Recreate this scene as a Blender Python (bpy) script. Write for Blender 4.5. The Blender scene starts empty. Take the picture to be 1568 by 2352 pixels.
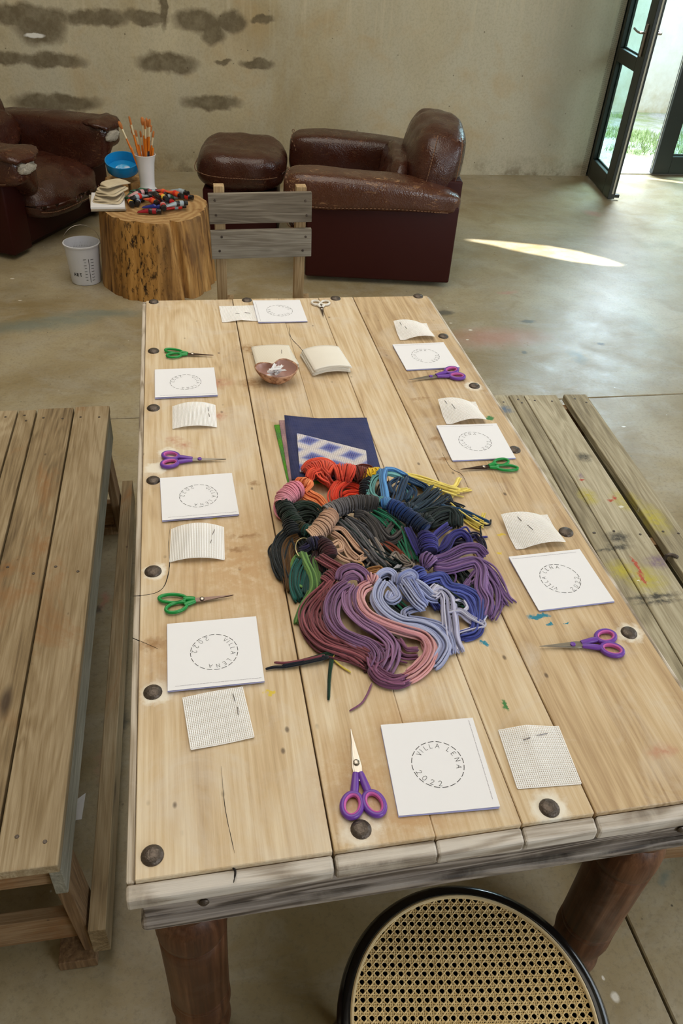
import bpy, bmesh, math, random
import numpy as np
from mathutils import Vector, Matrix, noise as mnoise
PI = math.pi
random.seed(7)
SC = bpy.context.scene
COL = SC.collection

# ------------------------------------------------------------------ camera
FPX, PITCH, ROLL, YAW = 1805.6, 0.667874, 0.076506, 0.230317
CAM = Vector((0.12196, -0.49985, 1.77))
_f = Vector((math.sin(YAW)*math.cos(PITCH), math.cos(YAW)*math.cos(PITCH), -math.sin(PITCH)))
_r0 = _f.cross(Vector((0, 0, 1))).normalized(); _u0 = _r0.cross(_f)
_r = math.cos(ROLL)*_r0 + math.sin(ROLL)*_u0
_u = -math.sin(ROLL)*_r0 + math.cos(ROLL)*_u0
cd = bpy.data.cameras.new('camera'); co = bpy.data.objects.new('camera', cd); COL.objects.link(co)
co.matrix_world = Matrix(((_r.x, _u.x, -_f.x, CAM.x), (_r.y, _u.y, -_f.y, CAM.y), (_r.z, _u.z, -_f.z, CAM.z), (0, 0, 0, 1)))
cd.sensor_fit = 'VERTICAL'; cd.sensor_height = 24.0; cd.lens = FPX/2352*24.0
cd.clip_start = .02; cd.clip_end = 100
SC.camera = co

# ------------------------------------------------------------------ world, sun, lamps, exposure
w = bpy.data.worlds.new('sky'); SC.world = w; w.use_nodes = True
bg = w.node_tree.nodes['Background']; bg.inputs[0].default_value = (.56, .77, 1.0, 1); bg.inputs[1].default_value = 6.0
sd = bpy.data.lights.new('sun', 'SUN'); sd.energy = 26; sd.angle = math.radians(.53); sd.color = (1, 1, .98)
so = bpy.data.objects.new('sun', sd); COL.objects.link(so)
SUN_EL = math.radians(35)
_sd = Vector((-.906*math.cos(SUN_EL), .423*math.cos(SUN_EL), -math.sin(SUN_EL)))
so.rotation_euler = _sd.to_track_quat('-Z', 'Y').to_euler()
def area(name, loc, target, sx, sy, e, c):
    d = bpy.data.lights.new(name, 'AREA'); d.shape = 'RECTANGLE'; d.size = sx; d.size_y = sy; d.energy = e; d.color = c
    o = bpy.data.objects.new(name, d); COL.objects.link(o); o.location = loc
    o.rotation_euler = (Vector(target)-Vector(loc)).to_track_quat('-Z', 'Y').to_euler(); return o
area('ceiling_lamp', (.3, 2.2, 3.8), (.3, 2.2, 0), 3.0, 5.0, 100, (1.0, .94, .84))
area('window_light', (3.2, -3.6, 2.3), (.8, 2.0, .6), 2.6, 2.0, 125, (.84, .92, 1.0))
area('side_window_light', (5.7, 1.6, 1.9), (1.0, 2.6, .4), 3.4, 2.2, 95, (.80, .91, 1.0))
area('added_doorway_fill', (4.25, 6.75, 2.75), (2.9, 4.4, 0), 1.3, 1.3, 480, (.70, .85, 1.0))  # lamp added out of view to boost the sky light through the door
SC.view_settings.view_transform = 'Standard'; SC.view_settings.look = 'None'
SC.view_settings.gamma = 1; SC.view_settings.use_curve_mapping = False
SC.view_settings.exposure = 0.12

# ------------------------------------------------------------------ measuring helpers (image ray meets a plane of the room)
def ray(x, y): return _f + (x-784)/FPX*_r - (y-1176)/FPX*_u
SURVEY = Vector((0.12196, -0.49985, 1.77))       # where the room was measured from
def onz(x, y, z): d = ray(x, y); return SURVEY + d*((z-SURVEY.z)/d.z)
def ony(x, y, Y): d = ray(x, y); return SURVEY + d*((Y-SURVEY.y)/d.y)

# ------------------------------------------------------------------ material helpers
def srgb(r, g, b):
    f = lambda v: (v/255/12.92) if v/255 <= .04045 else ((v/255+.055)/1.055)**2.4
    return (f(r), f(g), f(b), 1)
class M:
    def __init__(s, name, rough=.6, spec=.5, metal=0):
        s.m = bpy.data.materials.new(name); s.m.use_nodes = True
        s.t = s.m.node_tree; s.b = s.t.nodes['Principled BSDF']
        s.b.inputs['Roughness'].default_value = rough
        s.b.inputs['Specular IOR Level'].default_value = spec
        s.b.inputs['Metallic'].default_value = metal
    def n(s, typ, ins=None, **kw):
        nd = s.t.nodes.new(typ)
        for k, v in kw.items(): setattr(nd, k, v)
        for k, v in (ins or {}).items():
            if isinstance(v, bpy.types.NodeSocket): s.t.links.new(v, nd.inputs[k])
            else: nd.inputs[k].default_value = v
        return nd
    def obj(s): return s.n('ShaderNodeTexCoord').outputs['Object']
    def pos(s): return s.n('ShaderNodeNewGeometry').outputs['Position']
    def rnd(s): return s.n('ShaderNodeObjectInfo').outputs['Random']
    def map(s, v, sc=(1, 1, 1), loc=(0, 0, 0), rot=(0, 0, 0)):
        return s.n('ShaderNodeMapping', {'Vector': v, 'Scale': sc, 'Location': loc, 'Rotation': rot}).outputs[0]
    def noise(s, v, scale=5, detail=4, rough=.55, dist=0, col=False):
        nd = s.n('ShaderNodeTexNoise', {'Vector': v, 'Scale': scale, 'Detail': detail, 'Roughness': rough, 'Distortion': dist})
        return nd.outputs['Color' if col else 'Fac']
    def vor(s, v, scale=5, feature='F1', out='Distance'):
        return s.n('ShaderNodeTexVoronoi', {'Vector': v, 'Scale': scale}, feature=feature).outputs[out]
    def wave(s, v, scale=5, dist=2, detail=2, dscale=1, kind='BANDS', d='X'):
        nd = s.n('ShaderNodeTexWave', {'Vector': v, 'Scale': scale, 'Distortion': dist, 'Detail': detail, 'Detail Scale': dscale}, wave_type=kind)
        if kind == 'BANDS': nd.bands_direction = d
        else: nd.rings_direction = d
        return nd.outputs['Fac']
    def ramp(s, f, stops, interp='LINEAR'):
        nd = s.n('ShaderNodeValToRGB', {'Fac': f}); r = nd.color_ramp; r.interpolation = interp
        while len(r.elements) < len(stops): r.elements.new(.5)
        for e, (p, c) in zip(r.elements, stops):
            e.position = p; e.color = c if not isinstance(c, (int, float)) else (c, c, c, 1)
        return nd.outputs['Color']
    def mix(s, f, a, b, mode='MIX'):
        nd = s.n('ShaderNodeMix', data_type='RGBA', blend_type=mode)
        for i, v in ((0, f), (6, a), (7, b)):
            if isinstance(v, bpy.types.NodeSocket): s.t.links.new(v, nd.inputs[i])
            else: nd.inputs[i].default_value = v
        return nd.outputs[2]
    def math(s, op, a, b=None, clamp=False):
        nd = s.n('ShaderNodeMath', operation=op, use_clamp=clamp)
        for i, v in ((0, a), (1, b)):
            if v is None: continue
            if isinstance(v, bpy.types.NodeSocket): s.t.links.new(v, nd.inputs[i])
            else: nd.inputs[i].default_value = v
        return nd.outputs[0]
    def vadd(s, a, b):
        nd = s.n('ShaderNodeVectorMath', operation='ADD')
        for i, v in ((0, a), (1, b)):
            if isinstance(v, bpy.types.NodeSocket): s.t.links.new(v, nd.inputs[i])
            else: nd.inputs[i].default_value = v
        return nd.outputs[0]
    def blobs(s, v, items, soft=.45, nscale=6, namp=.05):
        """soft edged ragged patches at given places; items (centre, radii)"""
        nz = s.noise(v, nscale, 4, .6, col=True)
        nz = s.n('ShaderNodeVectorMath', {0: nz, 1: (.5, .5, .5)}, operation='SUBTRACT').outputs[0]
        nd = s.n('ShaderNodeVectorMath', operation='SCALE'); s.t.links.new(nz, nd.inputs[0]); nd.inputs['Scale'].default_value = namp*2
        p = s.vadd(v, nd.outputs[0]); acc = None
        for c, r in items:
            d = s.n('ShaderNodeVectorMath', {0: p, 1: c}, operation='SUBTRACT').outputs[0]
            d = s.n('ShaderNodeVectorMath', {0: d, 1: tuple(1/q for q in r)}, operation='MULTIPLY').outputs[0]
            l = s.n('ShaderNodeVectorMath', {0: d}, operation='LENGTH').outputs['Value']
            f = s.n('ShaderNodeMapRange', {'Value': l, 'From Min': 1+soft, 'From Max': 1-soft}).outputs[0]
            acc = f if acc is None else s.math('MAXIMUM', acc, f)
        return acc
    def color(s, c):
        if isinstance(c, bpy.types.NodeSocket): s.t.links.new(c, s.b.inputs['Base Color'])
        else: s.b.inputs['Base Color'].default_value = c
        return s
    def rough(s, r): s.t.links.new(r, s.b.inputs['Roughness']); return s
    def bump(s, h, strength=.3, dist=.002):
        nd = s.n('ShaderNodeBump', {'Height': h, 'Strength': strength, 'Distance': dist})
        s.t.links.new(nd.outputs[0], s.b.inputs['Normal']); return s
def plain(name, c, rough=.5, metal=0, spec=.5, var=.08, nscale=30):
    m = M(name, rough, spec, metal)
    f = m.noise(m.obj(), nscale, 3)
    lo = tuple(v*(1-var) for v in c[:3])+(1,); hi = tuple(min(1, v*(1+var)) for v in c[:3])+(1,)
    m.color(m.mix(f, lo, hi)); return m.m

def wood(name, dark, mid, light, axis='Y', grain=1.0, specks=0, white=0, rough=.62, bump=.35, stain=None, knots=0, spots=(), fig=.13):
    m = M(name, rough, .35)
    P = m.obj(); rn = m.rnd()
    off = m.n('ShaderNodeCombineXYZ', {0: m.math('MULTIPLY', rn, 37.), 1: m.math('MULTIPLY', rn, 91.), 2: m.math('MULTIPLY', rn, 53.)}).outputs[0]
    V = m.vadd(P, off)
    sc = {'X': (.10, 1, 1), 'Y': (1, .10, 1), 'Z': (1, 1, .10)}[axis]
    S = m.map(V, sc)
    figure = m.noise(S, 9*grain, 3, .5, .6)
    bands = m.math('SINE', m.math('MULTIPLY', figure, 70.))
    bands = m.math('MULTIPLY_ADD', bands, .5); m.t.nodes[-1].inputs[2].default_value = .5
    sc2 = {'X': (.03, 1, 1), 'Y': (1, .03, 1), 'Z': (1, 1, .03)}[axis]
    fine = m.noise(m.map(V, sc2), 160*grain, 4, .65)
    big = m.noise(m.map(V, {'X': (.35, 1, 1), 'Y': (1, .35, 1), 'Z': (1, 1, .35)}[axis]), 7, 4, .6)
    f = m.math('ADD', m.math('MULTIPLY', bands, fig), m.math('ADD', m.math('MULTIPLY', fine, .62), m.math('MULTIPLY', big, .52)))
    f = m.math('ADD', f, m.math('MULTIPLY', m.math('SUBTRACT', rn, .5), .16))
    c = m.ramp(f, [(.36, dark), (.62, mid), (.86, light)])
    if white:
        wf = m.ramp(m.noise(V, 6, 6, .7, .6), [(.5, 0.), (.72, white)])
        c = m.mix(wf, c, srgb(214, 204, 190))
    if stain:
        sf = m.ramp(m.noise(m.map(V, (1, .5, 1)), 5.5, 5, .7, .8), [(.55, 0.), (.72, .75)])
        c = m.mix(sf, c, stain)
    if specks:
        k = m.vor(m.map(V, (1, .6, 1)), 26)
        gate = m.ramp(m.noise(V, 9, 2), [(.5, 0.), (.6, 1.)])
        kf = m.math('MULTIPLY', m.ramp(k, [(.05, 1.), (.11, 0.)]), gate)
        c = m.mix(m.math('MULTIPLY', kf, specks), c, srgb(70, 52, 38))
    if knots:
        k2 = m.n('ShaderNodeTexVoronoi', {'Vector': m.map(V, {'X': (2.2, 7, 7), 'Y': (7, 2.2, 7), 'Z': (7, 7, 2.2)}[axis]), 'Scale': 1.0}).outputs['Distance']
        c = m.mix(m.ramp(k2, [(.05, knots), (.12, 0.)]), c, srgb(62, 46, 34))
    for col, items, soft in spots:
        k = m.blobs(m.pos(), items, soft, 70, .014)
        if soft >= .5: k = m.math('MULTIPLY', k, m.ramp(m.noise(m.pos(), 55, 5, .7), [(.32, .15), (.55, .95)]))
        c = m.mix(k, c, col)
    m.color(c)
    m.bump(m.math('ADD', m.math('MULTIPLY', fine, .7), m.math('MULTIPLY', bands, .3)), bump, .002)
    return m.m

# ------------------------------------------------------------------ object helpers
def tag(o, label=None, cat=None, group=None, kind=None):
    if label: o['label'] = label
    if cat: o['category'] = cat
    if group: o['group'] = group
    if kind: o['kind'] = kind
    return o
def thing(name, label, cat, loc=(0, 0, 0), rz=0, group=None):
    o = bpy.data.objects.new(name, None); COL.objects.link(o); o.empty_display_size = .05
    o.location = loc; o.rotation_euler = (0, 0, rz)
    return tag(o, label, cat, group)
def dup(root, loc=None, rz=None, label=None, group=None):
    r = root.copy(); COL.objects.link(r)
    if loc is not None: r.location = loc
    if rz is not None: r.rotation_euler = (0, 0, rz)
    if label: r['label'] = label
    if group: r['group'] = group
    for ch in list(root.children):
        c = ch.copy(); COL.objects.link(c); c.parent = r
        for g in list(ch.children):
            d = g.copy(); COL.objects.link(d); d.parent = c
    return r
def mesh_obj(name, verts, faces, mat, parent=None, smooth=True):
    me = bpy.data.meshes.new(name); me.from_pydata([tuple(v) for v in verts], [], [tuple(f) for f in faces])
    if smooth: me.polygons.foreach_set('use_smooth', [True]*len(me.polygons))
    me.materials.append(mat); me.update()
    o = bpy.data.objects.new(name, me); COL.objects.link(o)
    if parent: o.parent = parent
    return o
class B:
    """collects shapes into one mesh"""
    def __init__(s): s.bm = bmesh.new()
    def box(s, c, d, rot=None, taper=None):
        r = bmesh.ops.create_cube(s.bm, size=1)
        for v in r['verts']:
            p = Vector((v.co.x*d[0], v.co.y*d[1], v.co.z*d[2]))
            if rot is not None: p = rot @ p
            v.co = p+Vector(c)
        return s
    def beam(s, a, b, wd, th, up=(0, 0, 1)):
        a, b = Vector(a), Vector(b); x = (b-a); L = x.length; x.normalize()
        y = Vector(up).cross(x).normalized(); z = x.cross(y)
        R = Matrix((x, y, z)).transposed()
        return s.box((a+b)/2, (L, wd, th), R)
    def lathe(s, prof, seg=32, c=(0, 0, 0), rot=None, sx=1, sy=1):
        rings = []
        for r, z in prof:
            ring = []
            for i in range(seg):
                a = 2*PI*i/seg; p = Vector((r*math.cos(a)*sx, r*math.sin(a)*sy, z))
                if rot is not None: p = rot @ p
                ring.append(s.bm.verts.new(p+Vector(c)))
            rings.append(ring)
        for k in range(len(rings)-1):
            for i in range(seg):
                j = (i+1) % seg
                s.bm.faces.new((rings[k][i], rings[k][j], rings[k+1][j], rings[k+1][i]))
        for ring, fl in ((rings[0], True), (rings[-1], False)):
            try: s.bm.faces.new(ring[::-1] if fl else ring)
            except Exception: pass
        return s
    def tube(s, pts, r, seg=8, closed=False, caps=True, sq=1.0):
        pts = [Vector(p) for p in pts]; n = len(pts); rings = []
        rr = r if hasattr(r, '__len__') else [r]*n
        up = Vector((0, 0, 1))
        for i in range(n):
            a = pts[i-1] if (i > 0 or closed) else pts[i]; b = pts[(i+1) % n] if (i < n-1 or closed) else pts[i]
            t = (b-a).normalized()
            x = t.cross(up)
            if x.length < .05: x = t.cross(Vector((0, 1, 0)))
            x.normalize(); y = x.cross(t)
            rings.append([s.bm.verts.new(pts[i]+x*rr[i]*math.cos(2*PI*k/seg)+y*rr[i]*sq*math.sin(2*PI*k/seg)) for k in range(seg)])
        for i in range(n if closed else n-1):
            A, Bq = rings[i], rings[(i+1) % n]
            for k in range(seg):
                j = (k+1) % seg; s.bm.faces.new((A[k], A[j], Bq[j], Bq[k]))
        if caps and not closed:
            s.bm.faces.new(rings[0][::-1]); s.bm.faces.new(rings[-1])
        return s
    def prism(s, poly, z0, z1, M4=None):
        lo = [s.bm.verts.new((p[0], p[1], z0)) for p in poly]; hi = [s.bm.verts.new((p[0], p[1], z1)) for p in poly]
        n = len(poly); s.bm.faces.new(lo[::-1]); s.bm.faces.new(hi)
        for i in range(n): s.bm.faces.new((lo[i], lo[(i+1) % n], hi[(i+1) % n], hi[i]))
        if M4 is not None:
            for v in lo+hi: v.co = M4 @ v.co
        return s
    def build(s, name, mat, parent=None, smooth=False, bevel=0, seg=2, org=None, sharp=35):
        bmesh.ops.recalc_face_normals(s.bm, faces=s.bm.faces)
        if org is not None:
            for v in s.bm.verts: v.co -= Vector(org)
        if bevel:
            ed = [e for e in s.bm.edges if len(e.link_faces) == 2 and e.calc_face_angle(0) > .6]
            bmesh.ops.bevel(s.bm, geom=ed, offset=bevel, segments=seg, affect='EDGES', profile=.5, clamp_overlap=True)
        me = bpy.data.meshes.new(name); s.bm.to_mesh(me); s.bm.free()
        if smooth:
            me.polygons.foreach_set('use_smooth', [True]*len(me.polygons))
            try: me.set_sharp_from_angle(angle=math.radians(sharp))
            except Exception: pass
        me.materials.append(mat)
        o = bpy.data.objects.new(name, me); COL.objects.link(o)
        if parent: o.parent = parent
        return o
def soft_block(size, p=4.0, n=14, bulge=None, wr=0.0, wscale=6, seed=0, func=None):
    """puffed cushion: cube grid pushed to a superellipsoid, with creases; returns a B"""
    b = B(); bm = b.bm
    bmesh.ops.create_cube(bm, size=2)
    bmesh.ops.subdivide_edges(bm, edges=bm.edges, cuts=n, use_grid_fill=True)
    sz = Vector(size)/2
    for v in bm.verts:
        q = v.co
        L = (abs(q.x)**p+abs(q.y)**p+abs(q.z)**p)**(1/p); q = q/L
        P = Vector((q.x*sz.x, q.y*sz.y, q.z*sz.z))
        if func: P = func(P, q)
        if wr:
            d = mnoise.fractal(P*wscale+Vector((seed, seed*.7, 0)), 1.0, 2.0, 3)
            P = P*(1+wr*d)
        v.co = P
    return b
def place(bq, M4):
    for v in bq.bm.verts: v.co = M4 @ v.co
    return bq
def catmull(P, n):
    P = [np.array(p, float) for p in P]
    P = [2*P[0]-P[1]]+P+[2*P[-1]-P[-2]]; out = []
    m = len(P)-3
    for i in range(n):
        s = i/(n-1)*m; k = min(int(s), m-1); t = s-k
        a, b, c, d = P[k:k+4]
        out.append(.5*((2*b)+(c-a)*t+(2*a-5*b+4*c-d)*t*t+(3*b-a-3*c+d)*t**3))
    return np.array(out)

# ================================================================== THE ROOM
YW = 5.97                         # face of the back wall
def wall_spot(x0, y0, x1, y1):
    a, b = ony(x0, y0, YW), ony(x1, y1, YW); c = (a+b)/2
    return ((c.x, YW, c.z), (max(.02, abs(b.x-a.x)*.56), .5, max(.01, abs(b.z-a.z)*.58)))
m = M('plaster_wall', .9, .15)
P = m.pos()
base = m.mix(m.ramp(m.noise(P, 1.1, 5, .6, .4), [(.35, 0.), (.68, 1.)]), srgb(166, 149, 113), srgb(194, 181, 150))
lr = m.ramp(m.noise(m.map(P, (1, 1, .35)), 2.2, 5, .65, .3), [(.4, 0.), (.66, .6)])
base = m.mix(lr, base, srgb(184, 178, 158))
xs = m.n('ShaderNodeSeparateXYZ', {0: P}).outputs
door_light = m.n('ShaderNodeMapRange', {'Value': xs[0], 'From Min': .9, 'From Max': 3.0}).outputs[0]  # lighting gradient put into the plaster colour, paler towards the door
base = m.mix(m.math('MULTIPLY', door_light, .7), base, srgb(196, 190, 170))
fine = m.noise(P, 60, 5, .7)
base = m.mix(m.ramp(fine, [(.3, .25), (.55, 0.)]), base, srgb(120, 108, 84))
streak = m.noise(m.map(P, (1, 1, .06)), 26, 3, .6)
upper = m.n('ShaderNodeMapRange', {'Value': xs[2], 'From Min': .75, 'From Max': 1.15}).outputs[0]
base = m.mix(m.math('MULTIPLY', m.ramp(streak, [(.54, 0.), (.66, .35)]), upper), base, srgb(206, 194, 166))
ocre = m.ramp(m.noise(P, 2.6, 4, .6, .5), [(.55, 0.), (.7, .4)])
base = m.mix(ocre, base, srgb(180, 152, 108))
st = [wall_spot(*q) for q in [(-30, 8, 160, 62), (30, 20, 150, 100), (150, 20, 290, 62), (280, 24, 380, 58), (360, -40, 385, 58), (405, 22, 505, 75), (465, 40, 515, 102), (500, 26, 562, 72), (578, 36, 622, 56), (-30, 116, 60, 150), (40, 120, 190, 158), (322, 122, 446, 168), (492, 136, 530, 148), (556, 136, 622, 158), (36, 214, 216, 256), (425, 220, 545, 252)]]
f = m.blobs(P, st, .20, 8, .05)
fm = m.math('MULTIPLY', f, m.ramp(m.noise(P, 14, 5, .7), [(.2, .6), (.6, .95)]))
base = m.mix(fm, base, srgb(104, 92, 70))
f3 = m.blobs(P, [wall_spot(58, 76, 100, 88)], .2, 16, .012)
base = m.mix(f3, base, srgb(226, 222, 212))
low = m.n('ShaderNodeMapRange', {'Value': xs[2], 'From Min': .16, 'From Max': .0}).outputs[0]
base = m.mix(m.math('MULTIPLY', low, m.ramp(m.noise(P, 9, 5, .7), [(.45, .0), (.62, .75)])), base, srgb(120, 108, 84))
grey2 = m.blobs(P, [wall_spot(1290, -60, 1410, 240), wall_spot(1250, 150, 1360, 320)], .6, 5, .1)
base = m.mix(m.math('MULTIPLY', grey2, .45), base, srgb(150, 148, 136))
kk = m.vor(m.map(P, (1, 1, 1)), 9)
base = m.mix(m.ramp(kk, [(.03, .7), (.06, 0.)]), base, srgb(80, 70, 54))
m.color(base); m.bump(m.math('ADD', m.math('MULTIPLY', fine, .5), m.noise(P, 7, 4, .6)), .35, .012)
plaster = m.m

b = B(); DX0, DX1, DH = 3.53, 5.0, 2.45
b.box(((-3.7+DX0)/2, YW+.19, 2.0), (DX0+3.7, .38, 4.0))
b.box(((DX1+6.2)/2, YW+.19, 2.0), (6.2-DX1, .38, 4.0))
b.box(((DX0+DX1)/2, YW+.19, (4+DH)/2), (DX1-DX0, .38, 4-DH))
b.box((1.25, YW+.19, 5.5), (9.9, .38, 3.0)); b.box((11.2, YW+.19, 3.5), (10, .38, 7))  # unseen upper wall and extension, added to keep sun off the yard
tag(b.build('wall_back', plaster), kind='structure')
pw = M('plain_plaster', .9, .15); pw.color(pw.mix(pw.noise(pw.pos(), 2.5, 5), srgb(182, 170, 142), srgb(200, 190, 166))); pw = pw.m
tag(B().box((-3.6, 1.0, 2.0), (.2, 10.4, 4)).build('wall_left', pw), kind='structure')
tag(B().box((1.25, -4.1, 2.0), (9.9, .2, 4)).build('wall_front', pw), kind='structure')
# right wall with unseen openings, invented and shaped to cast the sun patch and streak
WX = 6.0
def holed_panel(y0, y1, z0, z1, hole):
    """part of the wall with an opening shaped to cast the sun patch; hole = points (y, z) going round"""
    n = len(hole); cy, cz = sum(p[0] for p in hole)/n, sum(p[1] for p in hole)/n
    out = []
    for y, z in hole:
        dy, dz = y-cy, z-cz
        k = min(((y1-cy)/dy if dy > 1e-6 else (y0-cy)/dy if dy < -1e-6 else 9e9), ((z1-cz)/dz if dz > 1e-6 else (z0-cz)/dz if dz < -1e-6 else 9e9))
        out.append((cy+dy*k, cz+dz*k))
    vi = [[b.bm.verts.new((x, y, z)) for y, z in hole] for x in (WX, WX+.03)]; vo = [[b.bm.verts.new((x, y, z)) for y, z in out] for x in (WX, WX+.03)]
    for i in range(n):
        j = (i+1) % n
        b.bm.faces.new((vi[0][i], vi[0][j], vo[0][j], vo[0][i])); b.bm.faces.new((vi[1][i], vo[1][i], vo[1][j], vi[1][j])); b.bm.faces.new((vi[0][i], vi[1][i], vi[1][j], vi[0][j]))
        if abs(out[i][0]-out[j][0]) > 1e-5 and abs(out[i][1]-out[j][1]) > 1e-5:      # fill the panel's corner
            c = min(((y, z) for y in (y0, y1) for z in (z0, z1)), key=lambda q: math.hypot(q[0]-(out[i][0]+out[j][0])/2, q[1]-(out[i][1]+out[j][1])/2))
            for q in (0, 1): b.bm.faces.new((vo[q][i], vo[q][j], b.bm.verts.new((WX+.03*q, c[0], c[1]))))
b = B()
def right_wall(y0, y1, z0, z1): b.box((WX+.015, (y0+y1)/2, (z0+z1)/2), (.03, y1-y0, z1-z0))
right_wall(-4.2, 2.2, 0, 4); right_wall(3.0, 4.99, 0, 4); right_wall(5.06, 6.2, 0, 4)
right_wall(2.2, 3.0, 0, 2.2); right_wall(2.2, 3.0, 3.4, 4)
holed_panel(2.2, 3.0, 2.2, 3.4, [(2.56, 2.40), (2.64, 2.46), (2.70, 2.56), (2.72, 2.68), (2.69, 2.82), (2.66, 2.94), (2.62, 3.06), (2.575, 3.12), (2.55, 3.0), (2.50, 2.90), (2.475, 2.78), (2.45, 2.66), (2.47, 2.52), (2.51, 2.43)])
right_wall(4.99, 5.06, 0, 1.22); right_wall(4.99, 5.06, 1.62, 4)
tag(b.build('wall_right', pw), kind='structure')
tag(B().box((1.25, 1.0, 4.05), (9.9, 10.4, .1)).build('ceiling', pw), kind='structure')

# floor: concrete slabs cast with thin joints
m = M('concrete_floor', .5, .4)
P = m.pos(); rn = m.rnd()
c = m.mix(m.ramp(m.noise(P, 1.3, 5, .6, .5), [(.36, 0.), (.66, 1.)]), srgb(138, 120, 84), srgb(174, 162, 134))
c = m.mix(m.ramp(m.noise(m.map(P, (1, 1.6, 1)), 3.1, 6, .7, .6), [(.46, 0.), (.7, .55)]), c, srgb(170, 164, 150))
c = m.mix(m.ramp(m.noise(P, 5, 5, .7, .8), [(.52, 0.), (.7, .5)]), c, srgb(134, 116, 80))
c = m.mix(m.ramp(m.noise(P, 2.2, 4, .6, .3), [(.58, 0.), (.74, .35)]), c, srgb(108, 102, 82))
grit = m.noise(P, 70, 5, .75)
c = m.mix(m.ramp(grit, [(.32, .4), (.5, 0.)]), c, srgb(100, 92, 74))
v1 = m.vor(P, 15); c = m.mix(m.math('MULTIPLY', m.ramp(v1, [(.03, .85), (.06, 0.)]), m.ramp(m.noise(P, 3, 2), [(.45, 0.), (.55, 1.)])), c, srgb(58, 54, 44))
v2 = m.vor(m.vadd(P, (3.3, 1.7, 0)), 11); c = m.mix(m.math('MULTIPLY', m.ramp(v2, [(.025, .9), (.045, 0.)]), m.ramp(m.noise(P, 2.3, 2), [(.46, 0.), (.56, 1.)])), c, srgb(214, 208, 196))
def fs(x, y, rx, ry): p = onz(x, y, 0); return ((p.x, p.y, 0), (rx, ry, .2))
teal = [fs(60, 748, .20, .06), (fs(230, 722, .2, .05)), fs(150, 735, .16, .05), fs(1530, 2030, .012, .014), fs(1328, 820, .03, .05)]
c = m.mix(m.math('MULTIPLY', m.blobs(P, teal, .6, 9, .07), .5), c, srgb(92, 118, 118))
pink = [fs(1140, 775, .22, .09), fs(1360, 490, .05, .05), fs(1165, 672, .05, .02), fs(160, 560, .03, .02), (fs(245, 1755, .02, .04)), (fs(235, 1380, .012, .03))]
c = m.mix(m.math('MULTIPLY', m.blobs(P, pink, .6, 14, .05), .45), c, srgb(186, 120, 108))
blk = [fs(1020, 718, .05, .03), fs(1212, 738, .04, .02), fs(1205, 810, .015, .015), fs(262, 1690, .015, .04), fs(225, 1400, .01, .015), fs(1380, 790, .02, .012), fs(268, 1655, .03, .03)]
c = m.mix(m.math('MULTIPLY', m.blobs(P, blk, .35, 30, .018), .75), c, srgb(70, 70, 66))
wht = [fs(1080, 758, .010, .008), fs(1073, 780, .008, .006), fs(1035, 742, .008, .005), fs(1413, 2290, .008, .010), fs(1385, 2246, .003, .004), fs(262, 1695, .01, .01), fs(28, 640, .01, .006), fs(46, 690, .01, .005), fs(245, 1725, .004, .006), fs(1432, 980, .01, .004), fs(1345, 2190, .004, .005)]
c = m.mix(m.blobs(P, wht, .3, 60, .004), c, srgb(222, 216, 204))
m.color(c)
m.rough(m.ramp(m.noise(P, 4, 5, .7), [(.3, .27), (.7, .48)]))
m.bump(m.math('ADD', grit, m.noise(P, 14, 4)), .22, .004)
concrete = m.m
dk = plain('joint_filler', srgb(52, 47, 38), .95)
fl = B().box((1.25, 1.0, -.09), (9.9, 10.4, .08)).build('floor', dk); tag(fl, kind='structure')
for x0, x1, y0, y1 in [(-3.7, 1.004, -4.2, 2.397), (1.010, 6.2, -4.2, 2.397), (-3.7, 6.2, 2.403, 6.35)]:
    B().box(((x0+x1)/2, (y0+y1)/2, -.025), (x1-x0, y1-y0, .05)).build('concrete_slab', concrete, fl, bevel=.003, seg=1)
tr = B().box(((DX0+DX1)/2, 6.18, .006), (DX1-DX0, .30, .012)).build('trim_1', plain('pale_stone', srgb(196, 190, 178), .7), bevel=.004)
tag(tr, 'pale stone doorsill under the glazed double door', kind='structure')

# ------------------------------------------------------------------ glazed double door
dm = M('door_paint', .38, .5); dm.color(dm.mix(dm.ramp(dm.noise(dm.obj(), 40, 5, .7), [(.62, 0.), (.7, .25)]), srgb(24, 31, 27), srgb(70, 74, 66))); doorpaint = dm.m
peel = plain('peeling_edge', srgb(168, 166, 150), .7)
gm = M('door_glass', .02, .5); gm.b.inputs['Transmission Weight'].default_value = 0
gl = gm.n('ShaderNodeBsdfGlossy', {'Roughness': .02, 'Color': (.9, 1, .97, 1)}); tb = gm.n('ShaderNodeBsdfTransparent', {'Color': (.80, .93, .90, 1)})
ms = gm.n('ShaderNodeMixShader', {0: .07, 1: tb.outputs[0], 2: gl.outputs[0]})
gm.t.links.new(ms.outputs[0], gm.t.nodes['Material Output'].inputs[0]); glass = gm.m
chrome = plain('worn_chrome', srgb(170, 160, 152), .28, 1)
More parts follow.
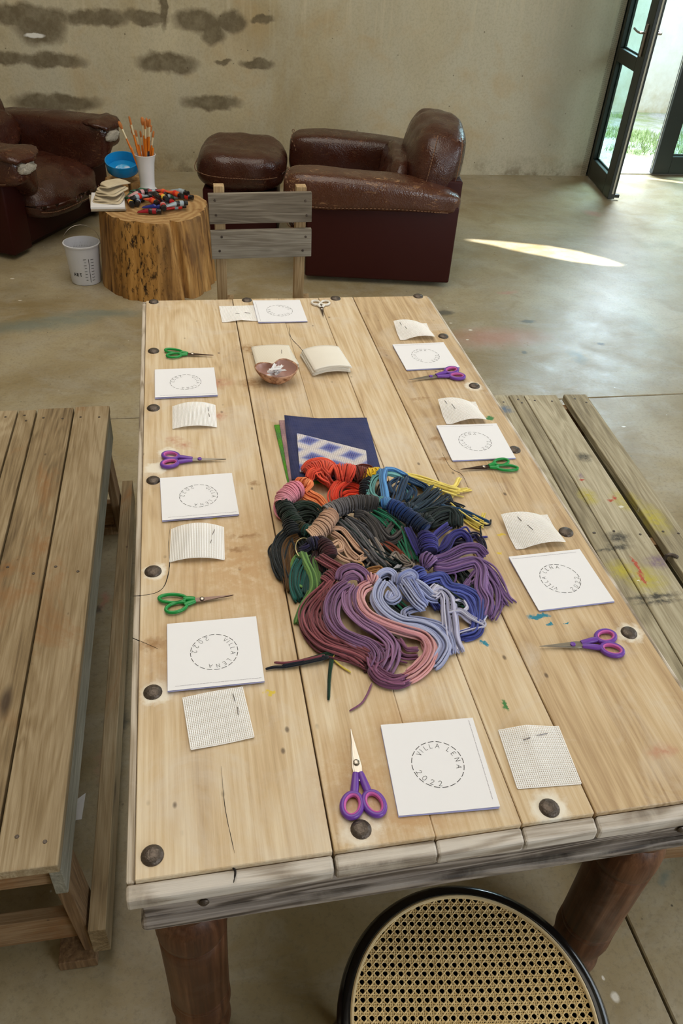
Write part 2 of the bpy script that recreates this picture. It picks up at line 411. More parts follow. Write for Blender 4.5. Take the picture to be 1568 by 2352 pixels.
def leaf(name, label, org, rz, mirror=1):
    """door leaf: local x runs from hinge to lock edge"""
    t = thing(name, label, None, org, rz); t['kind'] = 'structure'
    Wd, T, H = .735, .055, 2.4
    sx = lambda x: x*mirror
    def bx(x0, x1, z0, z1, n, mt=doorpaint, t0=-T/2, t1=T/2, bev=.004, par=t):
        o = B().box((sx((x0+x1)/2), (t0+t1)/2, (z0+z1)/2), (abs(x1-x0), t1-t0, z1-z0)).build(n, mt, par, bevel=bev); return o
    bx(0, .13, .012, H, 'stile'); bx(.585, Wd, .012, H, 'stile')
    bx(.13, .585, .012, .155, 'rail'); bx(.13, .585, .865, .955, 'rail'); bx(.13, .585, H-.12, H, 'rail')
    for z0, z1 in ((.155, .865), (.955, H-.12)):
        p = bx(.125, .59, z0-.005, z1+.005, 'pane', glass, -.004, .004, 0)
        for a, bq, c0, c1 in ((.13, .145, z0, z1), (.57, .585, z0, z1)):
            bx(a, bq, c0, c1, 'glazing_bead', doorpaint, .004, .018, .003)
        bx(.145, .57, z0, z0+.014, 'glazing_bead', doorpaint, .004, .018, .003)
        bx(.145, .57, z1-.014, z1, 'glazing_bead', doorpaint, .004, .018, .003)
    o = B().box((sx(Wd+.001), .004, 1.2), (.004, .012, 2.3)).build('peeled_strip', peel, t)
    return t
HX, HY = 3.575, 6.03
ang = math.atan2(5.338-6.05, 3.42-3.555)
t = leaf('door_1', 'open dark green glazed door leaf swung into the room', (HX, HY, 0), ang)
for s in (1, -1):
    y0 = .0275*s
    B().box((.655, y0+.005*s, 1.07), (.034, .012, .20)).build('handle_plate', chrome, t, bevel=.004)
    pts = catmull([(.655, y0+.005*s, 1.115), (.655, y0+.045*s, 1.115), (.61, y0+.055*s, 1.118), (.53, y0+.052*s, 1.125)], 14)
    B().tube(pts, [.009]*6+[.008]*8, 8).build('door_handle', chrome, t, smooth=True)
B().box((.70, .045, .03), (.03, .05, .025)).build('floor_bolt', doorpaint, t, bevel=.004)
t2 = leaf('door_2', 'closed dark green glazed door leaf on the right', (4.16+.735, 6.03, 0), 0, -1)
fr = thing('trim_2', 'dark green frame around the glazed double door', None, (DX0, 6.03, 0)); fr['kind'] = 'structure'
B().box((.02, .0, DH/2), (.04, .10, DH)).build('jamb', doorpaint, fr, bevel=.004)
B().box((-.025, -.045, DH/2), (.06, .03, DH)).build('jamb', doorpaint, fr, bevel=.004)
B().box((DX1-DX0-.02, .0, DH/2), (.04, .10, DH)).build('jamb', doorpaint, fr, bevel=.004)
B().box(((DX1-DX0)/2, .0, DH-.02), (DX1-DX0, .10, .04)).build('lintel', doorpaint, fr, bevel=.004)

# ------------------------------------------------------------------ outside the door
m = M('gravel_ground', .95, .1); P = m.pos()
c = m.mix(m.noise(P, 30, 5, .7), srgb(128, 122, 116), srgb(190, 186, 180))
c = m.mix(m.ramp(m.noise(P, 2.0, 4, .6), [(.45, 0.), (.6, .8)]), c, srgb(126, 134, 84))
m.color(c); m.bump(m.vor(P, 45), .8, .02)
tag(B().box((6, 9.35, -.06), (16, 6.0, .08)).build('ground', m.m), kind='structure')
m = M('outside_plaster', .9, .1); P = m.pos()
c = m.mix(m.ramp(m.noise(P, 1.6, 5, .7), [(.35, 0.), (.65, 1.)]), srgb(232, 232, 232), srgb(210, 208, 202))
z = m.n('ShaderNodeSeparateXYZ', {0: P}).outputs[2]
c = m.mix(m.math('MULTIPLY', m.n('ShaderNodeMapRange', {'Value': z, 'From Min': .5, 'From Max': .0}).outputs[0], m.ramp(m.noise(P, 5, 5, .7), [(.35, .2), (.65, .9)])), c, srgb(176, 160, 122))
m.color(c); m.bump(m.noise(P, 30, 5), .4, .01)
tag(B().box((6, 8.75, 1.5), (16, .3, 3.2)).build('wall_outside', m.m), kind='structure')
# grass between the gravel
gmat = M('grass_blade', .6, .3); gmat.color(gmat.mix(gmat.noise(gmat.pos(), 6, 3), srgb(104, 132, 70), srgb(158, 170, 112)))
rs = np.random.RandomState(3); V = []; F = []
for k in range(5200):
    x, y = rs.uniform(3.6, 6.6), rs.uniform(6.55, 8.45)
    d = mnoise.noise(Vector((x*1.3, y*1.8, 2.2)))
    if d < .06+.25*abs(y-7.5): continue
    for q in range(3):
        a = rs.uniform(0, 6.28); h = rs.uniform(.015, .07); wq = .004; lx, ly = rs.normal(0, .02, 2)
        bx0, by0 = x+rs.normal(0, .015), y+rs.normal(0, .015); n0 = len(V)
        V += [(bx0-wq*math.cos(a), by0-wq*math.sin(a), -.03), (bx0+wq*math.cos(a), by0+wq*math.sin(a), -.03), (bx0+lx, by0+ly, h-.02)]
        F.append((n0, n0+1, n0+2))
g = mesh_obj('grass', V, F, gmat.m, smooth=False); tag(g, 'thin green grass on the gravel outside the open door', 'grass', kind='stuff')

# ================================================================== THE TABLE
TW, TL, TZ = .899, 1.823, .77
NAILS = [(.034, y) for y in (.051, .319, .598, .882, 1.177, 1.473, 1.791)]+[(.857, y) for y in (.045, .34, .619, .92, 1.221, 1.512, 1.798)]+[(.311, .046), (.582, .038), (.312, 1.791), (.588, 1.792)]
def tspot(x, y, rx, ry): p = onz(x, y, TZ); return ((p.x, p.y, TZ), (rx, ry, .1))
pale = [((.311, .046, TZ), (.030, .026, .1)), ((.582, .038, TZ), (.026, .024, .1)), ((.859, .34, TZ), (.022, .021, .1)), ((.038, .598, TZ), (.02, .02, .1)), ((.04, .319, TZ), (.023, .022, .1)), ((.855, 1.221, TZ), (.022, .022, .1)), tspot(385, 1040, .02, .02), tspot(360, 1075, .025, .02), tspot(1440, 1215, .02, .01)]
warm = [tspot(830, 1800, .05, .06), tspot(945, 1885, .06, .025), tspot(940, 1700, .05, .05), tspot(560, 1300, .09, .12), tspot(420, 1500, .05, .05)]
brown = [tspot(560, 1232, .026, .006), tspot(545, 1262, .020, .007), tspot(585, 1110, .009, .008), tspot(965, 915, .02, .006), tspot(1000, 1008, .012, .007), tspot(1018, 1055, .016, .007), tspot(350, 1480, .018, .012), tspot(575, 800, .03, .02), tspot(580, 880, .03, .02)]
pinkp = [tspot(400, 1010, .013, .012), tspot(422, 1022, .012, .011), tspot(505, 955, .012, .014), tspot(500, 880, .03, .02), tspot(1520, 1725, .02, .01)]
teal = [tspot(1237, 1415, .020, .005), tspot(1262, 1432, .004, .004), tspot(1112, 1478, .006, .005), tspot(1300, 1430, .005, .002)]
green = [tspot(1157, 1620, .005, .010), tspot(1125, 960, .012, .008)]
yellow = [tspot(622, 1590, .009, .003), tspot(1150, 1228, .009, .004), tspot(1145, 1270, .006, .004), tspot(493, 1192, .005, .003), tspot(1060, 1960, .03, .01)]
table_wood = wood('table_wood', srgb(164, 134, 98), srgb(202, 176, 138), srgb(222, 204, 174), 'Y', 1.0, specks=.75, white=.55, rough=.48, bump=.25, fig=.12,
    spots=[(srgb(232, 224, 208), pale, .25), (srgb(190, 152, 106), warm, .9), (srgb(156, 118, 74), brown, .6), (srgb(190, 140, 112), pinkp, .7), (srgb(40, 128, 150), teal, .25), (srgb(60, 122, 62), green, .25), (srgb(214, 186, 60), yellow, .3)])
nose_wood = wood('worn_edge_wood', srgb(92, 82, 72), srgb(158, 146, 132), srgb(206, 198, 188), 'X', 1.2, white=.75, fig=.3, rough=.55, bump=.6)
nose_wood_y = wood('worn_side_wood', srgb(98, 86, 72), srgb(164, 150, 130), srgb(208, 198, 184), 'Y', 1.2, white=.75, fig=.3, rough=.55, bump=.6)
apron_wood = wood('weathered_apron_wood', srgb(46, 40, 36), srgb(96, 86, 78), srgb(160, 150, 142), 'X', 1.4, white=.3, fig=.3, rough=.6, bump=.8)
leg_wood = wood('turned_leg_wood', srgb(44, 26, 16), srgb(86, 52, 31), srgb(122, 84, 58), 'Z', .8, white=.10, rough=.45, bump=.4)
iron = M('nail_iron', .45, .5, .75); iron.color(iron.mix(iron.noise(iron.pos(), 160, 4, .7), srgb(48, 42, 38), srgb(120, 108, 98))); iron.bump(iron.noise(iron.pos(), 220, 3), .6, .002); iron = iron.m
dark = plain('dark_gap', srgb(30, 24, 18), .95)
ORG = (TW/2, TL/2, 0)
tb = thing('plank_table', 'long pale plank table studded with iron nail heads and standing on turned legs', 'table', ORG)
EX = [0, .2685, .410, .535, .645, TW]
for i in range(5):
    x0, x1 = EX[i]+(0, .0012, .0004, .0005, .0012)[i], EX[i+1]-(.0012, .0004, .0005, .0014, 0)[i]
    a0, a1 = x0+(.012 if i == 0 else 0), x1-(.012 if i == 4 else 0)
    dz = (0, .0006, -.0004, .0003, 0)[i]
    pl = B().box(((a0+a1)/2, TL/2, .7535+dz), (a1-a0, TL-.042, .033)).build('plank', table_wood, tb, bevel=.0012, seg=1, org=ORG)
    # moulded nose at both ends of the board, a step lower than its top
    for y0, y1 in ((0, .0205), (TL-.0205, TL)):
        b = B().box(((x0+x1)/2, (y0+y1)/2, .7495+dz), (x1-x0, y1-y0, .029))
        for v in b.bm.verts:
            outer = v.co.y < .001 or v.co.y > TL-.001
            if outer and v.co.z > .75: v.co.z -= .006
        b.build('moulded_end', nose_wood, pl, bevel=.004, seg=2, org=ORG)
    if i in (0, 4):
        xa, xb = (x0, a0-.0008) if i == 0 else (a1+.0008, x1)
        b = B().box(((xa+xb)/2, TL/2, .7495), (xb-xa, TL-.042, .0285))
        b.build('moulded_side', nose_wood_y, pl, bevel=.004, seg=2, org=ORG)
for x, y in NAILS:
    r = .0152*random.uniform(.94, 1.06)
    B().lathe([(r*1.02, -.001), (r, .0015), (r*.86, .004), (r*.55, .0062), (.0005, .0068)], 20, (x-ORG[0], y-ORG[1], TZ)).build('nail_head', iron, tb, smooth=True, sharp=60)
# splits in the boards
def crack(pts, wd, z=TZ):
    P = [onz(px, py, z) for px, py in pts]; P = [Vector(p) for p in catmull(P, len(pts)*4)]
    b = B()
    V0 = []
    n = len(P)
    for i, p in enumerate(P):
        t = (P[min(i+1, n-1)]-P[max(i-1, 0)]).normalized(); s = Vector((-t.y, t.x, 0))
        k = wd*math.sin(PI*(i+.6)/(n+.2))*random.uniform(.6, 1.2)
        V0.append((b.bm.verts.new(p-s*k+Vector((0, 0, -.001))), b.bm.verts.new(p+Vector((0, 0, .0008))), b.bm.verts.new(p+s*k+Vector((0, 0, -.001)))))
    for i in range(n-1):
        a, c2 = V0[i], V0[i+1]
        b.bm.faces.new((a[0], c2[0], c2[1], a[1])); b.bm.faces.new((a[1], c2[1], c2[2], a[2]))
    b.build('split', dark, tb, org=ORG)
crack([(391, 1205), (387, 1250), (389, 1300), (380, 1340), (365, 1358), (340, 1366), (306, 1369)], .0022)
crack([(664, 750), (668, 775), (692, 802), (700, 822)], .0018)
crack([(508, 1760), (516, 1850), (532, 1930), (539, 1960)], .0011)
crack([(304, 1465), (330, 1476), (362, 1490)], .0009)
crack([(1015, 1040), (1035, 1075), (1060, 1090), (1075, 1120)], .0016)
crack([(530, 1990), (540, 2000), (536, 2028)], .0016, .766)
# apron with its moulding
ap = B()
ap.box((TW/2, .030, .694), (TW-.03, .022, .084)); fa = ap.build('apron', apron_wood, tb, bevel=.002, org=ORG)
B().box((TW/2, .026, .660), (TW-.02, .034, .022)).build('moulding', apron_wood, fa, bevel=.008, seg=3, org=ORG)
ap = B().box((TW/2, TL-.03, .694), (TW-.03, .022, .084)); ap.build('apron', apron_wood, tb, bevel=.002, org=ORG)
apron_wood_y = wood('weathered_side_apron_wood', srgb(52, 40, 30), srgb(98, 78, 58), srgb(150, 130, 108), 'Y', 1.4, white=.2, rough=.6, bump=.8)
for x in (.026, TW-.026):
    sa = B().box((x, TL/2, .694), (.022, TL-.082, .084)).build('apron', apron_wood_y, tb, bevel=.002, org=ORG)
    B().box((x, TL/2, .660), (.034, TL-.09, .022)).build('moulding', apron_wood_y, sa, bevel=.008, seg=3, org=ORG)
for x in (.045, TW-.045):
    B().lathe([(.0, 0), (.006, .0), (.0075, -.003), (.004, -.006), (.0005, -.007)], 12, (x+.05*(1 if x < .4 else -1), .019, .694), Matrix.Rotation(PI/2, 3, 'X').inverted()).build('bolt_head', iron, fa, smooth=True, org=ORG)
prof = [(.0, .648), (.060, .648), (.062, .640), (.062, .626), (.056, .618), (.048, .612), (.047, .60), (.052, .585), (.054, .56), (.050, .54), (.043, .533), (.042, .527), (.050, .518), (.057, .50), (.058, .46), (.0565, .445), (.054, .442), (.0565, .439), (.0555, .40), (.054, .30), (.0535, .21), (.0515, .207), (.0535, .204), (.0535, .196), (.0515, .193), (.0535, .19), (.055, .15), (.051, .12), (.044, .10), (.050, .085), (.053, .06), (.050, .03), (.044, .0)]
for x in (.068, .832):
    for y in (.108, TL-.108):
        b = B(); b.lathe([(r, z) for r, z in prof[::-1]], 36, (x, y, 0))
        lg = b.build('leg', leg_wood, tb, smooth=True, org=ORG, sharp=50)
        B().box((x, y, .650), (.125, .125, .012)).build('collar', leg_wood, lg, bevel=.003, org=ORG)

# ================================================================== BENCHES
bl_wood = wood('pallet_wood_brown', srgb(98, 80, 56), srgb(146, 126, 94), srgb(176, 158, 128), 'Y', 1.25, specks=.7, rough=.7, bump=.7, stain=srgb(150, 106, 62), knots=.85)
bl_wood_x = wood('pallet_wood_cross', srgb(90, 64, 42), srgb(136, 106, 74), srgb(160, 134, 102), 'X', 1.25, specks=.6, rough=.7, bump=.7, stain=srgb(140, 96, 56))
bl_wood_z = wood('pallet_wood_leg', srgb(84, 62, 42), srgb(130, 102, 72), srgb(158, 134, 102), 'Z', 1.25, specks=.6, rough=.7, bump=.7)
lit_rail_wood = wood('pallet_wood_window_lit', srgb(92, 90, 80), srgb(134, 132, 118), srgb(164, 160, 146), 'Y', 1.3, specks=.7, rough=.7, bump=.7, knots=.6)  # side rails: window light painted in as a grey tone
def bspot(x, y, rx, ry): p = onz(x, y, .45); return ((p.x, p.y, .45), (rx, ry, .1))
br_wood = wood('pallet_wood_weathered', srgb(104, 94, 72), srgb(156, 145, 118), srgb(188, 178, 152), 'Y', 1.25, specks=.8, rough=.7, bump=.8, knots=.8,
   spots=[(srgb(176, 164, 60), [bspot(1440, 1150, .03, .04), bspot(1500, 1190, .03, .05), bspot(1430, 1310, .03, .03), bspot(1480, 1330, .04, .04), bspot(1350, 1140, .02, .03)], .7), (srgb(176, 84, 62), [bspot(1462, 1300, .005, .035), bspot(1474, 1328, .006, .02), bspot(1411, 1143, .008, .008), bspot(1403, 1150, .01, .005), bspot(1336, 1102, .007, .005)], .3), (srgb(60, 58, 52), [bspot(1340, 1050, .02, .02), bspot(1420, 1255, .03, .012), bspot(1400, 1262, .05, .005), bspot(1500, 1370, .07, .008), bspot(1515, 1382, .05, .006), bspot(1420, 1235, .03, .02)], .6), (srgb(120, 100, 120), [bspot(1332, 1092, .008, .01), bspot(1510, 1290, .03, .02)], .6), (srgb(222, 220, 206), [bspot(1427, 1164, .010, .005), bspot(1460, 1166, .008, .003), bspot(1465, 1333, .004, .004)], .2), (srgb(92, 110, 132), [bspot(1160, 940, .02, .02)], .6)])
def bench(name, label, org, rz, slats, L, mats, group, half):
    """local frame: y along the bench, x across; x=0 at the outer slat edge"""
    t = thing(name, label, 'bench', org, rz, group)
    top, cross, legm, rail = mats
    for k, (x0, x1, y0, y1) in enumerate(slats):
        b = B().box(((x0+x1)/2, (y0+y1)/2, .438), (x1-x0, y1-y0, .024))
        b.build('slat', top, t, bevel=.0025, seg=2)
        for yy in (y0+.05, L/2, y1-.05):
            for xx in (x0+.025, x1-.025):
                B().lathe([(.004, 0), (.0035, .0012), (.0003, .0014)], 8, (xx+random.uniform(-.006, .006), yy+random.uniform(-.02, .02), .4500)).build('nail', iron, t)
    lo, hi = min(s[0] for s in slats), max(s[1] for s in slats)
    for x in (lo+.012, hi-.012):
        B().box((x, L/2, .379), (.022, L-.012, .092)).build('side_rail', rail, t, bevel=.002)
    for y in (.04, L/2, L-.04):
        B().box(((lo+hi)/2, y, .380), (hi-lo-.06, .03, .088)).build('cross_rail', cross, t, bevel=.002)
    for y in (.075, L-.075):
        for s, x in ((-1, lo), (1, hi)):
            B().beam((x-s*.030, y, .425), (x-s*.004, y, .02), .024, .08, (0, 1, 0)).build('leg', legm, t, bevel=.002)
            B().box((x-s*.03, y-.02*(1 if y < L/2 else -1), .017), (.075, .08, .032)).build('foot', legm, t, bevel=.002)
        B().box(((lo+hi)/2, y, .085), (hi-lo-.05, .026, .09)).build('cross_rail', cross, t, bevel=.002)
    for s, x in ((-1, lo), (1, hi)):
        B().box((x+s*.022, L/2+.02, .098), (.034, L-.0, .092)).build('lower_rail', top, t, bevel=.002)
    return t
sl = [(-.104, 0, -.004, 1.504), (-.214, -.1085, 0, 1.500), (-.270, -.219, .01, 1.494), (-.395, -.275, 0, 1.496), (-.47, -.40, .0, 1.5)]
bench('wooden_bench', 'brown slatted pallet wood bench left of the long table', (-.150, .238, 0), math.atan2(-.020, 1.5), sl, 1.5, (bl_wood, bl_wood_x, bl_wood_z, lit_rail_wood), 'pallet wood benches', 1)
sl = [(-.082, 0, 0, 1.5), (-.225, -.109, -.004, 1.498), (-.279, -.2285, .0, 1.5), (-.392, -.284, .002, 1.5)]
bq = bench('wooden_bench', 'grey paint-splashed slatted bench right of the long table', (1.472-.0625*1.5, .19, 0), -.0625, sl, 1.5, (br_wood, bl_wood_x, bl_wood_z, lit_rail_wood), 'pallet wood benches', 1)
B().tube(catmull([(-.098, .66, .43), (-.095, .66, .452), (-.08, .655, .456), (-.07, .65, .452)], 8), .005, 8).build('bent_hook', iron, bq, smooth=True)

# ================================================================== PLANK CHAIR behind the table
ch_slat = wood('grey_chair_slat_wood', srgb(84, 74, 62), srgb(122, 112, 98), srgb(150, 142, 128), 'X', 1.5, rough=.75, bump=.6, knots=.9)
ch_post = wood('chair_post_wood', srgb(118, 92, 62), srgb(164, 136, 98), srgb(190, 166, 128), 'Z', 1.6, rough=.7, bump=.5)
CO = (.39, 2.0, 0)
t = thing('plank_chair', 'small grey plank chair at the far end of the long table', 'chair', CO)
Ry = Matrix.Rotation(-.022, 3, 'Y')
for z, h, x in ((.936, .096, .391), (.818, .094, .394)):
    s_ = B().box((x, 2.145, z), (.338, .017, h), Ry).build('back_slat', ch_slat, t, bevel=.0015, org=CO)
    for xx in (.252, .535):
        for dz in (-.022, .025):
            B().lathe([(.0045, 0), (.004, .0015), (.0004, .0017)], 8, (xx+random.uniform(-.01, .01), 2.1365, z+dz), Matrix.Rotation(PI/2, 3, 'X')).build('nail', iron, s_, org=CO)
for x in (.258, .527):
    B().box((x, 2.172, .503), (.034, .034, .994)).build('post', ch_post, t, bevel=.002, org=CO)
    B().box((x, 1.83, .215), (.034, .034, .43)).build('leg', ch_post, t, bevel=.002, org=CO)
    B().box((x, 2.0, .40), (.022, .31, .05)).build('seat_rail', ch_post, t, bevel=.002, org=CO)
    B().beam((x+.022, 2.182, .62), (x+.022, 2.06, .46), .016, .035, (1, 0, 0)).build('brace', ch_post, t, bevel=.002, org=CO)
for k in range(4): B().box((.3925, 1.845+.083*k, .44), (.34, .078, .02)).build('seat_slat', ch_slat, t, bevel=.002, org=CO)

# ================================================================== LEATHER ARMCHAIRS
def leather(name, base, hi, wear, amt):
    m = M(name, .38, .55)
    P = m.obj()
    c = m.mix(m.noise(P, 5, 4, .6), base, hi)
    scr = m.ramp(m.noise(m.map(P, (1, 1.2, 3), rot=(.4, .5, .7)), 15, 6, .8, 1.5), [(.55, 0.), (.66, 1.)])
    gate = m.ramp(m.noise(P, 4.5, 3), [(.46, 0.), (.62, amt)])
    c = m.mix(m.math('MULTIPLY', scr, gate), c, wear)
    fine = m.ramp(m.noise(m.map(P, (1, 1, 1), rot=(.7, .2, 1.0)), 70, 4, .8, 2), [(.62, 0.), (.68, 1.)])
    c = m.mix(m.math('MULTIPLY', fine, .5), c, wear)
    m.color(c)
    m.rough(m.ramp(m.noise(P, 11, 4), [(.35, .20), (.7, .42)]))
    m.bump(m.math('ADD', m.math('MULTIPLY', m.vor(P, 130), .35), m.noise(P, 16, 4, .6, .8)), .35, .008)
    return m.m
lea = leather('brown_leather', srgb(46, 21, 14), srgb(74, 37, 24), srgb(136, 94, 66), .6)
lea_worn = leather('worn_brown_leather', srgb(56, 28, 18), srgb(88, 50, 33), srgb(172, 130, 92), 1.0)
vinyl = M('oxblood_vinyl', .5, .22); vinyl.color(vinyl.mix(vinyl.ramp(vinyl.noise(vinyl.obj(), 60, 5, .8), [(.68, 0.), (.74, .5)]), srgb(50, 12, 8), srgb(92, 56, 44))); vinyl.bump(vinyl.noise(vinyl.obj(), 5, 3), .2, .01); vinyl = vinyl.m
plinth_m = plain('plinth_wood', srgb(52, 30, 20), .5)
thread = plain('stitch_thread', srgb(118, 84, 60), .8)
wool = M('white_stuffing', .95, .1); wool.color(wool.mix(wool.noise(wool.obj(), 40, 5, .7), srgb(178, 164, 142), srgb(232, 224, 208))); wool.bump(wool.noise(wool.obj(), 60, 5, .8), 1, .02); wool = wool.m
def stitches(path, par, n, name='stitching', r=.0035):
    b = B(); P = catmull(path, n)
    for i in range(1, n-1):
        t = Vector(P[i+1]-P[i-1]).normalized(); a = Vector(P[i])
        b.beam(a-t*.006, a+t*.006, r*1.3, r*.8)
    o = b.build(name, thread, par); return o
def armchair(label, org, rz, mir, torn=False, Wd=1.02):
    T = thing('leather_armchair', label, 'armchair', org, rz, 'brown leather armchairs')
    V3 = lambda u, v, z: Vector((u, v*mir, z))
    def bx(n, u0, u1, v0, v1, z0, z1, mt, bev=.012):
        return B().box(V3((u0+u1)/2, (v0+v1)/2, (z0+z1)/2), (u1-u0, v1-v0, z1-z0)).build(n, mt, T, smooth=True, bevel=bev, seg=3)
    bx('plinth', .05, .76, .08, Wd-.08, 0, .035, plinth_m, .004)
    bx('side_panel', 0, .83, 0, .17, .028, .455, vinyl); bx('side_panel', 0, .83, Wd-.17, Wd, .028, .455, vinyl)
    bx('back_panel', -.02, .10, .12, Wd-.12, .035, .56, vinyl)
    bx('front_panel', .66, .80, .165, Wd-.165, .035, .24, vinyl, .015)
    size = Vector((.97, .27, .25))
    def armf(vc):
        def g(P, q):
            u = P.x+.475
            k = u/.96
            z = P.z*(.62+.42*k)+.450+.044*k
            inn = max(0, P.y/.135*(1 if vc < .5 else -1))
            if P.z < 0: z = .450+.044*k+P.z*(.62+.42*k)*(.62+.38*min(1, inn))-.10*inn*min(1, -P.z/.06)
            z += .012*math.sin(k*5.2)
            v = P.y*(.86+.16*k)
            return V3(u, vc+v*1.0, z)
        return g
    for j, vc in enumerate((.085, Wd-.085)):
        bq = soft_block(size, 4.2, 18, func=armf(vc), wr=.010, wscale=5, seed=j*9+mir)
        a = bq.build('arm_cushion', lea_worn if (j == 0 and not torn) else lea, T, smooth=True, sharp=180)
        s = -1 if j == 0 else 1
        def sp(x, y, z, p=4.2):
            L = (abs(x)**p+abs(y)**p+abs(z)**p)**(1/p)*.968
            return armf(vc)(Vector((x/L*size.x/2, y/L*size.y/2, z/L*size.z/2)), None)
        stitches([sp(x/10, s, -.62) for x in range(-10, 11, 2)], a, 46)
        if j == 0: stitches([sp(x/10, -s, -.30) for x in range(-4, 11, 2)], a, 36)
        stitches([sp(1, .95*math.cos(q), .95*math.sin(q)*.9) for q in [PI*k/8 for k in range(9)]], a, 16)
        if torn:
            tb_ = soft_block((.045, .15, .060), 2.6, 10, wr=.30, wscale=28, seed=5+j, func=lambda P, q, vc=vc: P)
            for v in tb_.bm.verts: v.co = V3(v.co.x+.958, vc+v.co.y-.01, v.co.z+.510-.01*j)
            tb_.build('torn_stuffing', wool, a, smooth=True, sharp=180)
            fl = soft_block((.16, .25, .05), 3, 8, wr=.22, wscale=20, seed=15+j)
            for v in fl.bm.verts: v.co = V3(v.co.x+.90, vc+v.co.y, v.co.z+.572-.25*max(0, v.co.x))
            fl.build('torn_leather_flap', lea, a, smooth=True, sharp=180)
    def seatf(P, q):
        k = (P.x+.36)/.72
        z = P.z*(1+.15*(1-(P.y/.34)**2))+.265+.02*math.sin(6*P.y+2*P.x)*max(0, P.z)*8
        if k > .8: z -= .10*(k-.8)/.2*(.5 if P.z > 0 else .1)
        return V3(P.x+.56, Wd/2+P.y, z)
    s_ = soft_block((.76, .70, .21), 4.0, 18, func=seatf, wr=.022, wscale=9, seed=3).build('seat_cushion', lea, T, smooth=True, sharp=180)
    def s2(x, y, z, p=4.0):
        L = (abs(x)**p+abs(y)**p+abs(z)**p)**(1/p)*.968
        return seatf(Vector((x/L*.38, y/L*.35, z/L*.105)), None)
    stitches([s2(1, y/10, -.35) for y in range(-10, 11, 2)], s_, 40)
    def backf(P, q):
        h = P.z+.20
        u = P.x*(1-.25*h)+.155-.16*h
        return V3(u, Wd/2+P.y*(1-.12*max(0, P.z)*4), P.z+.595)
    bk = soft_block((.33, .80, .42), 3.4, 16, func=backf, wr=.02, wscale=6, seed=11).build('back_cushion', lea, T, smooth=True, sharp=180)
    def b2(x, y, z, p=3.4):
        L = (abs(x)**p+abs(y)**p+abs(z)**p)**(1/p)*.968
        return backf(Vector((x/L*.165, y/L*.40, z/L*.21)), None)
    stitches([b2(.35, -1, z/10) for z in range(-10, 11, 2)], bk, 30)
    stitches([b2(-.7, -1, z/10) for z in range(-10, 11, 2)], bk, 30)
    lum = soft_block((.12, .66, .24), 3, 10, func=lambda P, q: V3(P.x+.335-.25*P.z, Wd/2+P.y, P.z+.50), wr=.03, wscale=14, seed=2)
    lum.build('lumbar_cushion', lea, T, smooth=True, sharp=180)
    return T
armchair('brown leather armchair with a scuffed arm, side turned to the plank chair', (1.63, 3.675, 0), math.atan2(.165, -.986), -1)
ul = Vector((.877, -.48)); cor = Vector((-.80, 4.15)); Bq = cor-ul*.83
armchair('brown leather armchair with torn arm ends spilling white stuffing', (Bq.x, Bq.y, 0), math.atan2(-.48, .877), 1, True)
# footstool pushed against the scuffed armchair
FO = Vector((1.63, 3.675, 0))+Vector((-.986, .165, 0))*1.235+Vector((.165, .986, 0))*.72
T = thing('leather_footstool', 'puffy brown leather footstool between the scuffed armchair and the log stump', 'footstool', FO, math.atan2(.165, -.986))
def footf(P, q):
    z = P.z+.445
    x_ = P.x-.30*max(0, P.z)*max(0, P.x/.27)**1.5
    if P.z > 0: z += .045*(abs(P.y)/.30)**2+.05*abs(P.x/.3)**3*(P.x > 0)-.035
    return Vector((x_, P.y, z))
f_ = soft_block((.54, .62, .26), 3.2, 18, func=footf, wr=.018, wscale=7, seed=21).build('cushion', lea, T, smooth=True, sharp=180)
def f2(x, y, z, p=3.2):
    L = (abs(x)**p+abs(y)**p+abs(z)**p)**(1/p)*.968
    return footf(Vector((x/L*.27, y/L*.31, z/L*.13)), None)
stitches([f2(x/10, 1, -.12) for x in range(-10, 11, 2)], f_, 36)
stitches([f2(1, y/10, -.12) for y in range(-10, 11, 2)], f_, 36)
B().box((0, 0, .17), (.44, .48, .34)).build('base', vinyl, T, smooth=True, bevel=.012)

